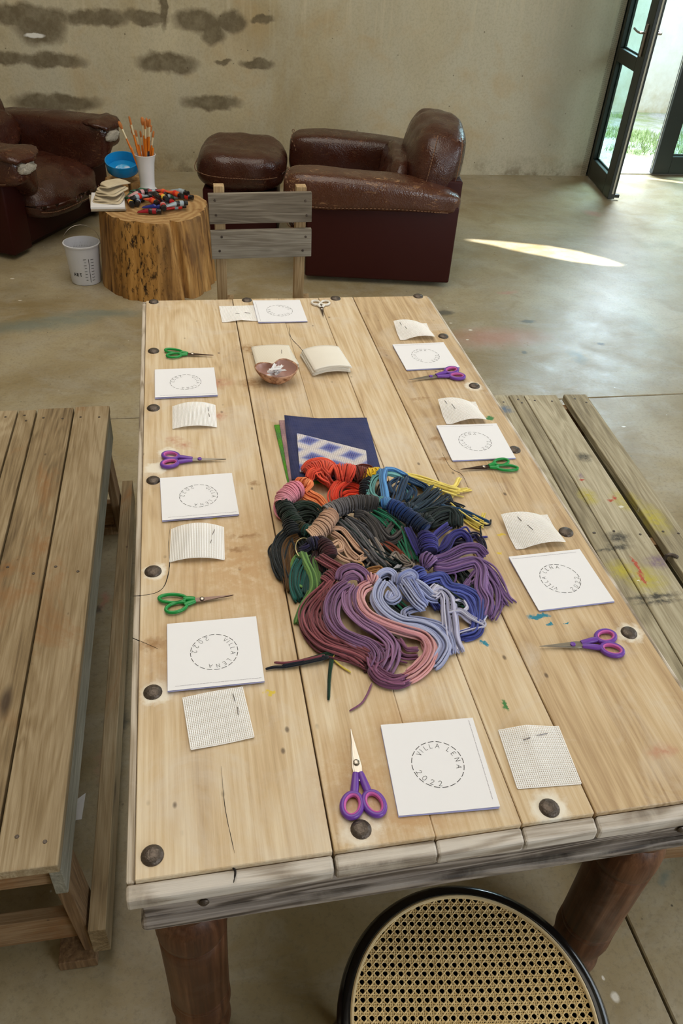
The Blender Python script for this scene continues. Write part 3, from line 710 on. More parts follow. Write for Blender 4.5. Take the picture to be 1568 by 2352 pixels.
# ================================================================== LOG STUMP and what stands on it
def log(label, c, rb, rt, H, seed, shift=(0, 0)):
    t = thing('log_stump', label, 'log stool', (c[0], c[1], 0))
    m = M('stripped_log_wood', .7, .25); P = m.obj()
    S = m.map(P, (1, 1, .07))
    f = m.noise(S, 22, 5, .65, .4)
    cc = m.ramp(f, [(.30, srgb(52, 34, 18)), (.45, srgb(116, 80, 42)), (.58, srgb(172, 128, 72)), (.72, srgb(206, 166, 106))])
    cc = m.mix(m.ramp(m.noise(m.map(P, (1, 1, .2)), 7, 4, .6), [(.5, 0.), (.64, .6)]), cc, srgb(126, 98, 66))
    pit = m.noise(m.map(P, (1, 1, .35)), 55, 4, .7)
    gate = m.blobs(P, [((-.10, -.30, .2), (.13, .2, .3))], .5, 7, .06)
    pm = m.math('MULTIPLY', m.ramp(pit, [(.36, 1.), (.47, 0.)]), gate)
    cc = m.mix(m.math('MULTIPLY', gate, .5), cc, srgb(190, 138, 66))
    cc = m.mix(pm, cc, srgb(40, 24, 12))
    m.color(cc); m.bump(m.math('SUBTRACT', m.math('MULTIPLY', f, .6), pm), .8, .008)
    n, k = 180, 30; V = []; F = []
    def rad(a, z):
        r = rb+(rt-rb)*z/H
        q = Vector((math.cos(a)*1.6, math.sin(a)*1.6, seed))
        r *= 1+.07*mnoise.noise(q)+.035*mnoise.noise(q*3.1+Vector((0, 0, z*.8)))
        q2 = Vector((math.cos(a)*9, math.sin(a)*9, seed+z*1.5))
        r -= .010*max(0, mnoise.noise(q2))*2
        for a0, d, wd in ((-1.25+.35*(H-z), .045, .05), (-.42+.25*(H-z), .02, .10), (-.15, .012, .03), (-2.3, .015, .06), (1.9, .02, .05)):
            r -= d*math.exp(-((a-a0)/wd)**2)
        if z > H*.72 and -.55 < a < .1: r += .0
        return r*(1 if rb > .2 else 1)
    for j in range(k+1):
        z = H*j/k
        for i in range(n):
            a = 2*PI*i/n-PI
            r = rad(a, z)
            edge = .004 if j == k else 0
            V.append(((r-edge)*math.cos(a)+shift[0]*z/H, (r-edge)*math.sin(a)+shift[1]*z/H, z+(.006*mnoise.noise(Vector((a*3, z, seed))) if j == k else 0)))
    for j in range(k):
        for i in range(n): i2 = (i+1) % n; F.append((j*n+i, j*n+i2, (j+1)*n+i2, (j+1)*n+i))
    mesh_obj('trunk', V, F, m.m, t)
    m2 = M('log_end_grain', .75, .2); P = m2.obj()
    rg = m2.wave(P, 9, 3, 3, 2, 'RINGS', 'Z')
    cc = m2.mix(rg, srgb(160, 122, 78), srgb(184, 150, 102))
    cc = m2.mix(m2.ramp(m2.noise(P, 14, 5, .7), [(.52, 0.), (.66, .7)]), cc, srgb(128, 86, 48))
    m2.color(cc); m2.bump(m2.noise(P, 40, 4), .5, .004)
    V = []; F = []; kk = 8
    for j in range(kk+1):
        for i in range(n):
            a = 2*PI*i/n-PI; r = (rad(a, H)-.004)*j/kk if j else .001
            x, y = r*math.cos(a)+shift[0], r*math.sin(a)+shift[1]
            z = H+.004*mnoise.noise(Vector((x*9, y*9, seed)))-(.02*max(0, mnoise.noise(Vector((x*14, y*14, 4.0))))*(1 if x > .12 else .2) if j < kk else 0)
            if j == kk: z = H+.006*mnoise.noise(Vector((a*3, H, seed)))
            V.append((x, y, z))
    for j in range(kk):
        for i in range(n): i2 = (i+1) % n; F.append((j*n+i, (j+1)*n+i, (j+1)*n+i2, j*n+i2))
    mesh_obj('sawn_top', V, F, m2.m, t)
    return t
SX, SY, SH = -.005, 3.862, .40
log('big pale log stump used as a side table for paint tubes', (SX+.008, SY), .312, .285, SH, 3.1, (.0, .02))
log('small log stump under the blue dish, behind the big stump', (-.165, 4.36), .115, .11, .40, 8.7)

white_cer = plain('white_ceramic', srgb(214, 212, 210), .25, var=.03)
vx, vy = -.030, 4.115
ANG = 0
t = thing('brush_vase', 'white flared ceramic vase holding the paintbrushes', 'vase', (vx, vy, SH))
VH = .195
b = B().lathe([(.0, 0), (.050, 0), (.052, .006), (.050, .016), (.043, .022), (.040, .028), (.040, .05), (.042, .10), (.047, .15), (.054, .185), (.058, .195), (.055, .196), (.050, .184), (.043, .15), (.037, .10), (.034, .03), (.0, .028)], 40)
b.build('vase_body', white_cer, t, smooth=True, sharp=40)
t = None
hand_or = plain('brush_handle_orange', srgb(206, 112, 26), .3, var=.12); ferr = plain('brush_ferrule', srgb(222, 208, 172), .35, .25); brist = plain('brush_bristle', srgb(176, 104, 44), .7, var=.2)
hand_bk = plain('brush_handle_dark', srgb(30, 40, 56), .3); hand_gr = plain('brush_handle_grey', srgb(128, 116, 106), .35)
def brush(label, loc, tip, L, hm=hand_or, kind='flat', up=True):
    t = thing('paintbrush', label, 'paintbrush', loc, 0, 'paintbrushes in the white vase')
    z = Vector(tip).normalized(); q = Vector((0, 0, 1)).rotation_difference(z).to_matrix()
    hl = L*.74
    B().lathe([(.0005, 0), (.003, .004), (.0048, hl*.55), (.0060, hl*.8), (.0046, hl)], 10, rot=q).build('handle', hm, t, smooth=True)
    if not up: return t
    B().lathe([(.0046, hl), (.0052, hl+.004), (.0052, hl+L*.14)], 10, rot=q).build('ferrule', ferr, t, smooth=True)
    wd = 1.6 if kind == 'flat' else 1.0
    B().lathe([(.0050, hl+L*.14), (.0058*wd, hl+L*.19), (.005*wd, hl+L*.24), (.0006, hl+L*.26)], 10, rot=q, sx=1, sy=.7).build('bristles', brist, t, smooth=True)
    return t
ORD = ['leaning out farthest left', 'second from the left', 'third from the left', 'fourth from the left', 'fifth from the left', 'sixth from the left', 'seventh from the left', 'eighth from the left', 'ninth from the left', 'tenth from the left', 'fourth from the right', 'third from the right', 'second from the right', 'leaning right at the far right']
tips = [(272, 278, 'leaning farthest left'), (296, 266, 'with a tall flat tip left of centre'), (299, 285, 'second row left'), (303, 295, 'third from the left'), (311, 298, ''), (322, 300, ''), (326, 268, 'tallest at the centre'), (330, 272, ''), (333, 278, ''), (336, 270, ''), (340, 274, ''), (344, 272, ''), (346, 286, ''), (353, 300, 'leaning right')]
rs = random.Random(4)
for i, (px, py, wh) in enumerate(tips):
    dy = rs.uniform(-.03, .035)
    p = ony(px, py, vy+dy*1.3)
    a = Vector((vx+rs.uniform(-.009, .009)-(p.x-vx)*.05, vy+rs.uniform(-.009, .009), SH+.034))
    d = p-a
    brush('orange-handled paintbrush, bristles up, %s in the white vase' % ORD[i], a, d, d.length, hand_or, rs.choice(('flat', 'round')))
for px, py, hm, lab in ((300, 335, hand_or, 'short orange brush handle at the left rim of the vase'), (313, 338, hand_gr, 'short grey brush handle in the white vase'), (336, 345, hand_gr, 'short pale brush handle at the front of the vase'), (341, 343, hand_bk, 'short dark blue brush handle in the white vase'), (352, 336, hand_or, 'short orange brush handle at the right rim of the vase')):
    p = ony(px, py, vy-.014); a = Vector((vx+(p.x-vx)*.25, vy-.006, SH+.034)); d = p-a
    o = brush(lab, a, d, d.length*1.3, hm, 'round', False); del o['group']

# blue dish behind, tilted
t = thing('blue_dish', 'shallow blue glazed dish tilted on the small stump', 'dish', (-.165, 4.33, .41))
bm_ = M('blue_glaze', .2, .6); z = bm_.n('ShaderNodeSeparateXYZ', {0: bm_.obj()}).outputs[2]
bm_.color(bm_.mix(bm_.noise(bm_.obj(), 14, 3), srgb(8, 112, 176), srgb(34, 148, 206)))
Rx = Matrix.Rotation(math.radians(15), 3, 'X')
B().lathe([(.0, .0), (.075, .0), (.088, .012), (.092, .05), (.094, .066), (.089, .067), (.085, .05), (.080, .02), (.0, .015)], 40, (0, 0, .038), Rx).build('dish_body', bm_.m, t, smooth=True, sharp=45)
fm_ = M('dried_paint', .5); fm_.color(fm_.mix(fm_.ramp(fm_.noise(fm_.obj(), 22, 4, .7), [(.42, 0.), (.55, 1.)]), srgb(84, 176, 222), srgb(206, 214, 232)))
B().lathe([(.0, .017), (.074, .0175)], 32, (0, 0, .038), Rx).build('dried_paint', fm_.m, t, smooth=True)
B().lathe([(.0, -.004), (.074, -.004), (.080, .004), (.074, .004)], 32, (0, 0, .038), Rx).build('bare_clay_foot', plain('bare_clay', srgb(160, 124, 80), .8), t, smooth=True)

# bucket
BX, BY = -.394, 3.858
t = thing('plastic_bucket', 'white translucent measuring bucket of grey water beside the big stump', 'bucket', (BX, BY, 0))
m = M('bucket_plastic', .35, .5); z = m.n('ShaderNodeSeparateXYZ', {0: m.obj()}).outputs[2]
m.color(m.mix(m.noise(m.obj(), 9, 3), srgb(222, 224, 234), srgb(238, 240, 246))); m.b.inputs['Transmission Weight'].default_value = .25
B().lathe([(.0, 0), (.074, 0), (.078, .004), (.085, .11), (.092, .205), (.097, .208), (.097, .214), (.090, .215), (.083, .11), (.076, .008), (.0, .006)], 44).build('bucket_wall', m.m, t, smooth=True, sharp=40)
B().lathe([(.0, .007), (.0755, .007), (.0785, .046), (.0, .047)], 36).build('grey_water', plain('grey_water', srgb(106, 104, 104), .15), t, smooth=True, sharp=40)
stn = B()
prn = plain('bucket_print', srgb(40, 40, 48), .6)
def on_b(a, z, off=.0008): r = .078+(.092-.078)*z/.205+off; return Vector((r*math.cos(a), r*math.sin(a), z))
pb = B(); a0 = -1.18
pb.tube([on_b(a0, z) for z in (.02, .06, .1, .15)], .0013, 5)
for k in range(8):
    z = .03+.0165*k
    pb.tube([on_b(a0+.12, z), on_b(a0+.20, z), on_b(a0+.30, z)], .0013, 5)
    pb.tube([on_b(a0-.16, z+.004), on_b(a0-.22, z+.004), on_b(a0-.28-.04*(k % 2), z+.004)], .0011, 5)
for k in range(14): pb.tube([Vector((.0865*math.cos(q), .0865*math.sin(q), .16)) for q in (.9+.1*k, .92+.1*k)]+[Vector((.0885*math.cos(.91+.1*k), .0885*math.sin(.91+.1*k), .185))], .0009, 4)
def glyph(ch): return GLY[ch]
GLY = {'V': [[(0, 1), (.4, 0), (.8, 1)]], 'I': [[(.15, 0), (.15, 1)]], 'L': [[(.1, 1), (.1, 0), (.62, 0)]], 'A': [[(0, 0), (.42, 1), (.84, 0)], [(.16, .36), (.68, .36)]],
       'E': [[(.66, 1), (.1, 1), (.1, 0), (.66, 0)], [(.1, .53), (.58, .53)]], 'N': [[(.1, 0), (.1, 1), (.78, 0), (.78, 1)]],
       '2': [[(.05, .78), (.14, .94), (.34, 1), (.54, .94), (.62, .76), (.55, .56), (.05, 0), (.66, 0)]],
       '0': [[(.36+.33*math.cos(2*PI*k/14), .5+.5*math.sin(2*PI*k/14)) for k in range(15)]],
       'R': [[(.1, 0), (.1, 1), (.45, 1), (.62, .88), (.62, .66), (.45, .53), (.1, .53)], [(.38, .53), (.66, 0)]], 'T': [[(0, 1), (.7, 1)], [(.35, 1), (.35, 0)]]}
lb = B()
for k, ch in enumerate('ART'):
    for st_ in GLY[ch]: lb.tube([on_b(-2.25+.21*k+.17*x, .055+.018*y) for x, y in st_], .0016, 5)
tag(pb.build('printed_scale', prn, t), kind='stuff'); tag(lb.build('printed_letters', prn, t), kind='stuff')
B().tube([Vector((.098*math.cos(q), .098*math.sin(q)*.35+.04*math.sin(q), .205+.075*math.sin(q))) for q in [PI*k/16 for k in range(17)]], .0016, 6).build('wire_handle', chrome, t, smooth=True)

# papers and cloths
paper = plain('white_paper', srgb(226, 224, 224), .75, var=.02)
paper_l = plain('lilac_card', srgb(178, 180, 226), .7, var=.03)
pd = onz(262, 468, SH+.01); t = thing('paper_pad', 'white paper pad overhanging the left edge of the big stump', 'notepad', (pd.x-.035, pd.y+.02, SH+.006), .10)
B().box((0, 0, .004), (.175, .25, .008)).build('back_board', plain('pad_board', srgb(150, 138, 118), .8), t)
B().box((.004, .004, .013), (.17, .245, .010), Matrix.Rotation(-.06, 3, 'Z')).build('sheets', paper, t, bevel=.001)
cl = M('folded_cotton', .9, .1); cl.color(cl.mix(cl.noise(cl.obj(), 20, 4), srgb(176, 160, 132), srgb(214, 200, 172))); cl.bump(cl.noise(cl.obj(), 300, 2), .3, .001)
for k, (dx, dy, dz, sx_, sy_, rz, lab) in enumerate([(.012, -.005, .034, .15, .14, .25, 'lowest folded beige cloth on the paper pad'), (.028, .012, .060, .13, .15, .55, 'folded beige cloth in the middle of the small pile on the pad'), (.046, .03, .086, .075, .17, .75, 'rolled beige cloth on top of the pile on the pad')]):
    t = thing('folded_cloth', lab, 'cloth', (pd.x-.035+dx, pd.y+.02+dy, SH+.006+dz), -rz, 'folded cloths on the paper pad')
    for q in range(3):
        def cf(P, Q, q=q): return Vector((P.x, P.y, P.z+.004*math.sin(P.x*40+q*2)+.010*math.sin(P.y*14+k)+.006*(q-1)))
        soft_block((sx_*(1-.06*q), sy_*(1-.08*q), .008), 6, 9, func=cf, wr=.03, wscale=18, seed=q+k*4).build('fold', cl.m, t, smooth=True, sharp=180)

# paint tubes heaped on the stump
cap_bk = plain('tube_cap_black', srgb(24, 24, 26), .3)
def tmat(n, c): return plain('tube_'+n, c, .3, .0, var=.04)
TC = {'red': tmat('red', srgb(206, 44, 36)), 'orange': tmat('orange', srgb(226, 92, 40)), 'yellow': tmat('yellow', srgb(232, 190, 76)), 'blue': tmat('blue', srgb(38, 46, 132)), 'turquoise': tmat('turquoise', srgb(80, 172, 168)), 'silver': tmat('silver', srgb(150, 164, 172)), 'black': tmat('black', srgb(34, 34, 36)), 'green': tmat('green', srgb(52, 104, 76)), 'pink': tmat('pink', srgb(196, 150, 150)), 'white': tmat('white', srgb(214, 212, 208)), 'crimson': tmat('crimson', srgb(150, 24, 40))}
tube_proto = {}
def paint_tube(colr, band, label, loc, rz, tilt=0.0, L=.098):
    t = thing('paint_tube', label, 'paint tube', loc, rz, 'paint tubes on the log stump')
    t.rotation_euler = (0, tilt, rz)
    key = (colr, band, L)
    if key in tube_proto:
        for nm, me in tube_proto[key]:
            o = bpy.data.objects.new(nm, me); COL.objects.link(o); o.parent = t
        return t
    V = []; F = []; n = 16; rings = 9
    for j in range(rings):
        k = j/(rings-1); x = -L*.5+L*k
        ry = .0145*(1-.0*k)*(1 if k > .1 else 1.05); rz_ = .0145*(.12+.88*min(1, k/.75)**.8)
        for i in range(n):
            a = 2*PI*i/n; V.append((x, ry*math.cos(a), .0145+rz_*math.sin(a)-.0145*(1-min(1, k/.6))*.6))
    for j in range(rings-1):
        for i in range(n): F.append((j*n+i, j*n+(i+1) % n, (j+1)*n+(i+1) % n, (j+1)*n+i))
    F.append(tuple(range(n))[::-1])
    o1 = mesh_obj('tube_body', V, F, TC[colr], t)
    Ry90 = Matrix.Rotation(PI/2, 3, 'Y')
    o2 = B().lathe([(.0145, 0), (.0148, .001), (.0115, .006), (.0115, .007), (.0130, .007), (.0126, .024), (.0, .0245)], 14, (L*.5-.001, 0, .0145), Ry90).build('cap', cap_bk, t, smooth=True)
    o3 = B().lathe([(.0147, 0), (.0149, .0005), (.0149, .018), (.0146, .0185)], 16, (L*.5-.040, 0, .0145), Ry90).build('colour_band', TC[band], t, smooth=True)
    tube_proto[key] = [('tube_body', o1.data), ('cap', o2.data), ('colour_band', o3.data)]
    return t
tl = [(299, 464, 'yellow', 'red', -80, 0, 'yellow paint tube with a red band at the left end of the heap'), (308, 460, 'turquoise', 'white', -75, 0, 'turquoise paint tube at the left of the heap'), (318, 462, 'silver', 'blue', -95, 0, 'silver paint tube beside the turquoise one'), (312, 450, 'pink', 'black', 40, 1, 'pale pink paint tube at the back left of the heap'),
 (348, 477, 'blue', 'blue', -18, 0, 'dark blue paint tube lying at the front of the heap'), (338, 487, 'crimson', 'black', -10, 0, 'crimson paint tube in front of the dark blue one'), (345, 464, 'orange', 'red', -55, 1, 'orange paint tube in the middle of the heap'), (354, 452, 'black', 'black', -65, 2, 'black paint tube leaning at the centre of the heap'), (368, 456, 'yellow', 'orange', -60, 2, 'yellow paint tube with an orange band on top of the heap'), (374, 474, 'red', 'pink', -85, 1, 'bright red paint tube at the front right of the heap'), (372, 444, 'red', 'orange', -60, 1, 'red paint tube at the back of the heap'), (398, 450, 'orange', 'red', -50, 2, 'red and orange paint tube at the upper right of the heap'), (388, 455, 'silver', 'green', -5, 1, 'silver paint tube with a green band on the right of the heap'), (400, 474, 'silver', 'black', 20, 1, 'silver paint tube at the lower right of the heap'), (396, 478, 'red', 'silver', 15, 0, 'red paint tube under the silver one at lower right'), (408, 443, 'silver', 'silver', -40, 1, 'silver paint tube at the far right of the heap'), (416, 452, 'red', 'black', -30, 0, 'red paint tube at the far right edge of the heap'), (345, 444, 'black', 'silver', 10, 0, 'black paint tube at the back beside the vase'), (318, 440, 'green', 'green', -20, 0, 'dark green paint tube behind the heap'), (300, 450, 'green', 'black', 60, 0, 'dark green paint tube by the folded cloths')]
for px, py, a, bnd, ang_, lv, lab in tl:
    p = onz(px, py, SH+.012+.015*lv); paint_tube(a, bnd, lab, (p.x, p.y, SH+.004+.021*lv), math.radians(ang_), .03*lv)
rs = random.Random(11); buried = []
for k in range(12):
    a, bnd = rs.choice([('black', 'red'), ('black', 'black'), ('silver', 'red'), ('crimson', 'red'), ('black', 'silver')])
    p = onz(rs.uniform(322, 408), rs.uniform(446, 476), SH+.01); lv = 0 if k < 10 else 1
    buried.append(paint_tube(a, bnd, {'black': 'dark paint tube buried in the heap on the log stump', 'silver': 'silver paint tube with red band buried in the heap', 'crimson': 'crimson paint tube buried in the heap on the log stump'}[a], (p.x, p.y, SH+.004+.021*lv), rs.uniform(-3, 3), .02, .088))

for kind in ('dark', 'silver', 'crimson'):
    grp = sorted([t for t in buried if t['label'].startswith(kind)], key=lambda o: o.location.x)
    for t, q in zip(grp, ['leftmost', 'second from the left', 'third from the left', 'fourth from the left', 'fifth from the left', 'sixth from the left', 'seventh from the left', 'eighth from the left', 'ninth from the left']): t['label'] = kind+' paint tube half buried in the stump heap, '+q+' of its colour'

# ================================================================== CANE CHAIR in front
SCX, SCY, SZ, SR = .478, -.108, .452, .186
t = thing('cane_seat_chair', 'round chair seat of woven cane in a glossy black rim at the table head', 'chair', (SCX, SCY, 0), math.radians(-8.5))
black_lac = plain('black_lacquer', srgb(14, 13, 13), .16, var=.02)
cane = M('cane_strip', .5, .35); cane.color(cane.mix(cane.noise(cane.obj(), 26, 4, .7), srgb(206, 176, 118), srgb(236, 212, 160))); cane = cane.m
B().lathe([(SR, -.020), (SR+.012, -.022), (SR+.020, -.012), (SR+.021, .000), (SR+.015, .008), (SR+.004, .0095), (SR-.002, .006), (SR-.003, -.018), (SR, -.020)], 96, (0, 0, SZ)).build('seat_ring', black_lac, t, smooth=True, sharp=60)
b = B(); b.tube([((SR-.0015)*math.cos(2*PI*k/96), (SR-.0015)*math.sin(2*PI*k/96), SZ+.0065) for k in range(96)], .0032, 8, closed=True); b.build('spline', plain('cane_spline', srgb(206, 184, 140), .5), t, smooth=True)
Vv = []; Ff = []
def strip(p, d, wd, z, th=.0009, n=14):
    """flat cane strip along d through p, clipped by the seat circle"""
    px_, py_ = p; R_ = SR-.002
    bq_ = px_*d[0]+py_*d[1]; disc = bq_*bq_-(px_*px_+py_*py_-R_*R_)
    if disc < .0002: return
    a0, a1 = -bq_-math.sqrt(disc), -bq_+math.sqrt(disc); nx, ny = -d[1], d[0]
    n = max(3, int((a1-a0)/.0115*2)); base_ = len(Vv)
    for k in range(n+1):
        s_ = a0+(a1-a0)*k/n; x, y = px_+d[0]*s_, py_+d[1]*s_
        rr = (x*x+y*y)/(R_*R_); zz = z+.0042-.006*(1-rr)+.0005*math.sin(s_*PI/.0058+p[0]*400)
        Vv.extend([(x-nx*wd/2, y-ny*wd/2, SZ+zz), (x, y, SZ+zz+th), (x+nx*wd/2, y+ny*wd/2, SZ+zz)])
    for k in range(n):
        o_ = base_+3*k; Ff.extend([(o_, o_+3, o_+4, o_+1), (o_+1, o_+4, o_+5, o_+2)])
PT = .01235
for k in range(-16, 17):
    for e in (-.0016, .0016):
        strip((0, k*PT+e), (1, 0), .0021, 0); strip((k*PT+e, 0), (0, 1), .0021, .0004)
q = math.sqrt(.5)
for k in range(-32, 32):
    o_ = (k+.5)*PT
    strip((o_/2, -o_/2), (q, q), .0020, .0010); strip((o_/2, o_/2), (q, -q), .0020, .0015)
wv = mesh_obj('cane_webbing', Vv, Ff, cane, t, smooth=False)
md = wv.modifiers.new('thickness', 'SOLIDIFY'); md.thickness = .0009
lm = plain('dark_bentwood', srgb(44, 28, 18), .3)
for a in (50, 140, 220, 310):
    ca, sa = math.cos(math.radians(a)), math.sin(math.radians(a))
    B().tube(catmull([(.178*ca, .178*sa, .435), (.195*ca, .195*sa, .25), (.225*ca, .225*sa, 0)], 10), [.016]*4+[.015]*3+[.013]*3, 14).build('leg', lm, t, smooth=True)
B().tube([(.17*math.cos(2*PI*k/48), .17*math.sin(2*PI*k/48), .26) for k in range(48)], .009, 10, closed=True).build('hoop_stretcher', lm, t, smooth=True)

# ================================================================== THINGS ON THE TABLE
book_paper = plain('booklet_paper', srgb(236, 236, 240), .55, var=.012)
book_side = plain('booklet_daylit_pages', srgb(186, 190, 238), .6, var=.02)  # bluish daylight on the page edges, put into the paper colour
ink = plain('black_ink', srgb(38, 36, 38), .6); grey_ink = plain('grey_ink', srgb(176, 174, 182), .7)
def flat_stroke(b, pts, z, wd):
    for (x0, y0), (x1, y1) in zip(pts[:-1], pts[1:]):
        dx, dy = x1-x0, y1-y0; L = math.hypot(dx, dy)
        if L < 1e-6: continue
        ex, ey = dx/L*wd*.4, dy/L*wd*.4; nx, ny = -dy/L*wd/2, dx/L*wd/2
        vs = [b.bm.verts.new(v) for v in ((x0-ex+nx, y0-ey+ny, z), (x0-ex-nx, y0-ey-ny, z), (x1+ex-nx, y1+ey-ny, z), (x1+ex+nx, y1+ey+ny, z))]
        b.bm.faces.new(vs)
def make_booklet():
    """front booklet: lettering runs clockwise from upper left, small print up the right edge"""
    t = thing('booklet', '', 'booklet')
    hw, hh = .0725, .0755
    for k in range(3):
        z0 = .0004+.0011*k
        B().box((.0006*k-.0008, -.0015+.0008*k, z0+.0004), (2*hw-.0012, 2*hh-.001*(2-k), .0008)).build('page', book_side, t)
    b = B()
    n = 12
    vs = [[b.bm.verts.new((-hw+2*hw*i/n, -hh+2*hh*j/2, .0034+.0022*max(0, (i/n-.1))**2+dz)) for j in range(3)] for dz in (0, .0005) for i in range(n+1)]
    lo, hi = vs[:n+1], vs[n+1:]
    for i in range(n):
        for j in range(2):
            b.bm.faces.new((hi[i][j], hi[i+1][j], hi[i+1][j+1], hi[i][j+1])); b.bm.faces.new((lo[i][j], lo[i][j+1], lo[i+1][j+1], lo[i+1][j]))
    for i in range(n):
        b.bm.faces.new((lo[i][0], lo[i+1][0], hi[i+1][0], hi[i][0])); b.bm.faces.new((lo[i][2], hi[i][2], hi[i+1][2], lo[i+1][2]))
    for j in range(2):
        b.bm.faces.new((lo[0][j], hi[0][j], hi[0][j+1], lo[0][j+1])); b.bm.faces.new((lo[n][j], lo[n][j+1], hi[n][j+1], hi[n][j]))
    cover = b.build('cover', book_paper, t)
    b = B(); R = .0385; ND = 20
    for k in range(ND):
        a = 2*PI*(k+.2)/ND; d = .105
        flat_stroke(b, [((R)*math.cos(a+d*q), R*math.sin(a+d*q)) for q in (-1, 0, 1)], 0, .0010)
    hgt, rt = .0072, .0275
    for ch, ang in zip('VILLA LENA', [141, 126, 113, 97, 79, 62, 46, 29, 9, -14]):
        if ch == ' ': continue
        a = math.radians(ang)
        for st_ in GLY[ch]:
            q = []
            for x, y in st_:
                lx, ly = (x-.4)*hgt*.92, y*hgt
                r_ = rt+ly; q.append((r_*math.cos(a)+lx*math.sin(a), r_*math.sin(a)-lx*math.cos(a)))
            flat_stroke(b, q, 0, .00062)
    for ch, ang in zip('2022', [200, 221, 243, 264]):
        a = math.radians(ang)
        for st_ in GLY[ch]:
            q = []
            for x, y in st_:
                lx, ly = (x-.36)*hgt*1.05, y*hgt*1.1
                r_ = rt+.0085-ly; q.append((r_*math.cos(a)-lx*math.sin(a), r_*math.sin(a)+lx*math.cos(a)))
            flat_stroke(b, q, 0, .00062)
    for v in b.bm.verts:
        i = (v.co.x+hw)/(2*hw); v.co.z = .0041+.0022*max(0, i-.1)**2
    b.build('print', ink, cover)
    b = B(); rr = random.Random(2); y = -hh+.012
    while y < hh-.004:
        L = rr.uniform(.0015, .006); flat_stroke(b, [(hw-.0075, y), (hw-.0075, y+L)], 0, .0008); y += L+.0012
    for v in b.bm.verts:
        i = (v.co.x+hw)/(2*hw); v.co.z = .0041+.0022*max(0, i-.1)**2
    b.build('small_print', grey_ink, cover)
    return t
bk0 = make_booklet(); used = False
for x, y, rz, lab in [(.4425, .127, -3.2, 'white circle-lettered booklet at the near end beside the purple scissors'), (.1331, .3855, -90.3, 'white booklet nearest on the left edge, above the flat mesh square'), (.1256, .8125, -88.5, 'white booklet on the left edge between purple scissors and curled mesh'), (.1134, 1.2893, -89.8, 'white booklet farthest along the left edge, below small green scissors'),
                      (.786, .4841, 92, 'white booklet nearest on the right edge, beside the yarn'), (.7717, .9569, 88.4, 'white booklet on the right edge with green scissors at its corner'), (.7687, 1.3884, 91.5, 'white booklet farthest along the right edge with purple scissors below'), (.4014, 1.7009, 180.7, 'white booklet at the far end of the table before the plank chair')]:
    if not used: o = bk0; used = True
    else: o = dup(bk0)
    o.location = (x, y, TZ+.0012); o.rotation_euler = (0, 0, math.radians(rz)); o['label'] = lab; o['group'] = 'lettered booklets round the table'

# ---- squares of tapestry mesh
mesh_mat = plain('white_mesh_thread', srgb(246, 244, 242), .7, var=.03)
needle_m = plain('steel_needle', srgb(96, 88, 84), .35, .8)
def mesh_square(label, x, y, rz, W_, H_, zf, needles=(), N=32, name='mesh_square', group='squares of tapestry mesh'):
    t = thing(name, label, 'mesh square', (x, y, TZ+.0012), math.radians(rz), group)
    V = []; F = []
    def ribbon(horizontal, c, wd, dz):
        n = 16; base_ = len(V)
        for k in range(n+1):
            s_ = -.5+k/n
            for e, hz in ((-wd/2, 0), (0, .0007), (wd/2, 0)):
                px_, py_ = (s_*W_, c*H_+e) if horizontal else (c*W_+e, s_*H_)
                V.append((px_, py_, .0006+zf(px_/W_, py_/H_)+dz+hz))
        for k in range(n):
            o_ = base_+3*k; F.extend([(o_, o_+3, o_+4, o_+1), (o_+1, o_+4, o_+5, o_+2)])
    for k in range(N+1):
        c = -.5+k/N
        wd = W_/N*.66
        ribbon(True, c, wd, 0); ribbon(False, c, wd, .0004)
    o = mesh_obj('mesh_threads', V, F, mesh_mat, t, smooth=False)
    for pts in needles:
        P = [(px_*W_, py_*H_, .0022+zf(px_, py_)) for px_, py_ in pts]
        B().tube(P, .0006, 5).build('needle', needle_m, t)
    return t
arch = lambda h: (lambda u, v: h*max(0, 1-(2*u)**2)*(.75+.25*v))
curlL = lambda h: (lambda u, v: h*max(0, (1-(2*(u-.05))**2))*(.7+.5*v)+h*.3*max(0, v))
flat = lambda u, v: .001*math.sin(5*u+3*v)+.001
# left edge
mesh_square('curled mesh square on the left edge below the farthest left booklet', .1290, 1.128, -1.0, .100, .100, arch(.012), [[(.33, .30), (.34, .12)], [(.34, .02), (.35, -.12)]])
mesh_square('arched mesh square on the left edge over the split in the board', .1170, .664, -3.0, .100, .096, arch(.015), [[(.33, .33), (.29, .17)], [(.27, .0), (.25, -.1)]])
mesh_square('flat open mesh square nearest on the left edge', .1306, .2564, 5.5, .093, .097, flat, [[(.32, .38), (.33, .22)], [(.35, .10), (.33, -.05)]])
# right edge, curling up at the side
curlR = lambda h: (lambda u, v: h*max(0, 1-(2*(u*.9+v*.35))**2)+h*.5*max(0, v))
mesh_square('curled mesh square at the far right corner of the table', .775, 1.543, -1.5, .100, .098, curlR(.013), [[(-.35, .35), (-.33, .2)], [(-.25, .1), (-.22, -.02)]])
mesh_square('curled mesh square on the right above the booklet with green scissors', .779, 1.0885, -2.0, .098, .094, curlR(.014), [[(-.36, .38), (-.33, .24)], [(-.22, .2), (-.18, .0)]])
mesh_square('curled mesh square on the right beside a nail head near the yarn', .7850, .626, 0.0, .102, .094, curlR(.013), [[(-.22, .34), (-.18, .2)], [(-.10, .06), (-.04, -.1)]])
mesh_square('bent mesh square at the near end right of the booklet', .5985, .1205, -3.6, .096, .100, lambda u, v: .010*max(0, 1-abs(u+.05)*2.2)*max(0, v+.35), [[(-.18, .26), (-.06, .28)], [(.06, .32), (.26, .36)]])
